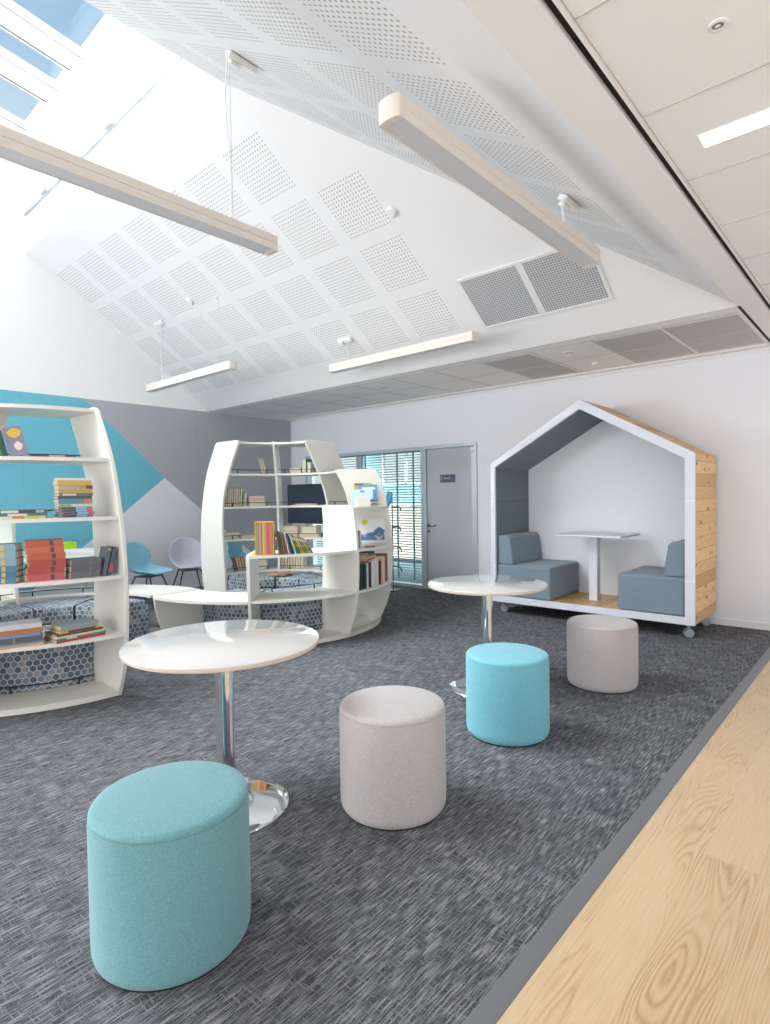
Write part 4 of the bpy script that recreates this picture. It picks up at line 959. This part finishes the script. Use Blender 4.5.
# ================================================================== SHELL CHAIRS, SIDE TABLE, SCREEN
def shell_chair(x, y, rz, m, lab, arms=.12):
    o = empty('shell_chair', (x, y, 0), rz, label=lab, cat='chair', group='upholstered shell chairs by the left wall')
    prof = [(.25, .425), (.15, .435), (.0, .415), (-.13, .42), (-.205, .47), (-.235, .57), (-.255, .68), (-.265, .78), (-.262, .83)]  # (forward y, z)
    wid = [.20, .235, .245, .24, .245, .25, .235, .19, .12]
    lift = [.0, .03, .08, .14, .17, .09, .02, -.01, -.02]; fwd = [0, 0, 0, .0, .05, .10, .10, .05, .02]
    bm = bmesh.new(); g = []; N = 10
    for (py, pz), wd, lf, fw in zip(prof, wid, lift, fwd):
        row_ = []
        for i in range(N+1):
            u = -1+2*i/N; row_.append(bm.verts.new((u*wd, py+fw*u*u*(1 if abs(u) > 0 else 0), pz+lf*abs(u)**3*arms/.12)))
        g.append(row_)
    for a, b in zip(g, g[1:]):
        for i in range(N): bm.faces.new((a[i], a[i+1], b[i+1], b[i]))
    bmesh.ops.recalc_face_normals(bm, faces=bm.faces)
    s = obj('seat_shell', bm, m, o, smooth=True, angle=180, uv=False)
    md = s.modifiers.new('thick', 'SOLIDIFY'); md.thickness = .026; md.offset = -1
    md = s.modifiers.new('sub', 'SUBSURF'); md.levels = 1; md.render_levels = 2
    LG = mat('dark_chair_leg', srgb(70, 76, 82), .35, metal=.7)
    obj('under_frame', box((-.13, -.12, .385), (.13, .12, .397)), LG, o)
    for sx in (-1, 1):
        for sy, ey in ((-.11, -.24), (.11, .22)):
            obj('leg', tube([(sx*.12, sy, .39), (sx*.23, ey, .005)], [.010, .007], 8), LG, o, smooth=True, uv=False)
shell_chair(-7.20, 3.50, rad(-62), CH_BLUE, 'light blue shell chair right of the left bookcase, seen from its side', .08)
shell_chair(-7.35, 4.16, rad(-105), CH_GREY, 'pale lilac-grey shell chair in front of the light grey wall triangle')
shell_chair(-7.35, 5.05, rad(-60), CH_BLUE, 'light blue shell chair seen through the tall bays of the centre bookcase', .08)
dt = empty('activity_table', (-7.45, 2.1, 0), label='white rectangular table by the teal wall, seen through the left bookcase', cat='table')
obj('tabletop', box((-.42, -1.0, .70), (.42, .95, .725)), TRIMW, dt, bevel=.004)
for sx in (-1, 1):
    for sy in (-.92, .87): obj('leg', tube([(sx*.36, sy, 0), (sx*.36, sy, .70)], .018, 10), ALU, dt, smooth=True)
tag(obj('storage_box', box((-7.80, 2.62, .726), (-7.62, 2.80, .86)), mat('lime_plastic', srgb(178, 222, 30), .5), bevel=.006), 'lime green box standing on the white table by the teal wall', 'box')
for i, (yy, c, nm) in enumerate(((2.88, (170, 210, 50), 'lime green'), (2.98, (60, 62, 66), 'black'), (2.78, (232, 232, 232), 'white'))):
    tag(obj('craft_tub', lathe([(0, 0), (.035, 0), (.04, .045), (.036, .045), (.03, .006), (0, .006)], 20, (-7.5, yy, .726)), cmat(c), smooth=True), '%s small tub beside the lime green box on the table' % nm, 'tub', 'small tubs on the white table')
tv = empty('display_screen', (-7.30, 6.28, 0), label='large black display screen on a stand behind the centre bookcase', cat='screen')
obj('panel', box((-.5, -.02, .93), (.5, .03, 1.58)), mat('black_bezel', srgb(22, 24, 28), .35), tv, bevel=.006)
obj('screen', box((-.485, -.023, .95), (.485, -.0195, 1.565)), mat('screen_glass', srgb(62, 74, 86), .22), tv)
obj('stand_post', tube([(0, .04, .03), (0, .04, 1.2)], .03, 12), ALU, tv, smooth=True)
obj('foot', box((-.35, -.22, 0), (.35, .24, .03)), BLK, tv, bevel=.006)

# book trolley arms behind the stepped end, in front of the glass
rk = empty('display_rack', (-5.27, 6.2, 0), label='slim dark display rack with curved arms in front of the glazed screen', cat='rack')
NAVY = mat('navy_metal', srgb(60, 78, 100), .4, metal=.3)
obj('post', tube([(-.16, .05, 0.01), (-.16, .05, 1.42)], .008, 8), NAVY, rk, smooth=True)
obj('foot', box((-.30, -.02, 0), (-.10, .14, .015)), NAVY, rk, bevel=.004)
for z_ in (.36, .64, .92, 1.20):
    obj('arm', tube([(-.16, .05, z_), (-.03, 0, z_+.01), (.05, -.03, z_), (.09, -.05, z_-.045)], .010, 8), NAVY, rk, smooth=True)
pts = [(0, 0), (.03, -.03), (.045, -.1), (.02, -.2), (-.03, -.28), (-.06, -.25), (-.035, -.16), (-.03, -.06)]
tag(obj('hanging_bag', prism([(-5.41+x, 6.14, 1.46+z_) for x, z_ in [(a*1.3, b*.9-.02) for a, b in pts]], (0, .035, 0)), mat('bag_blue', srgb(110, 176, 216), .6), bevel=.01), 'light blue cloth bag hanging in front of the blinds', 'bag')
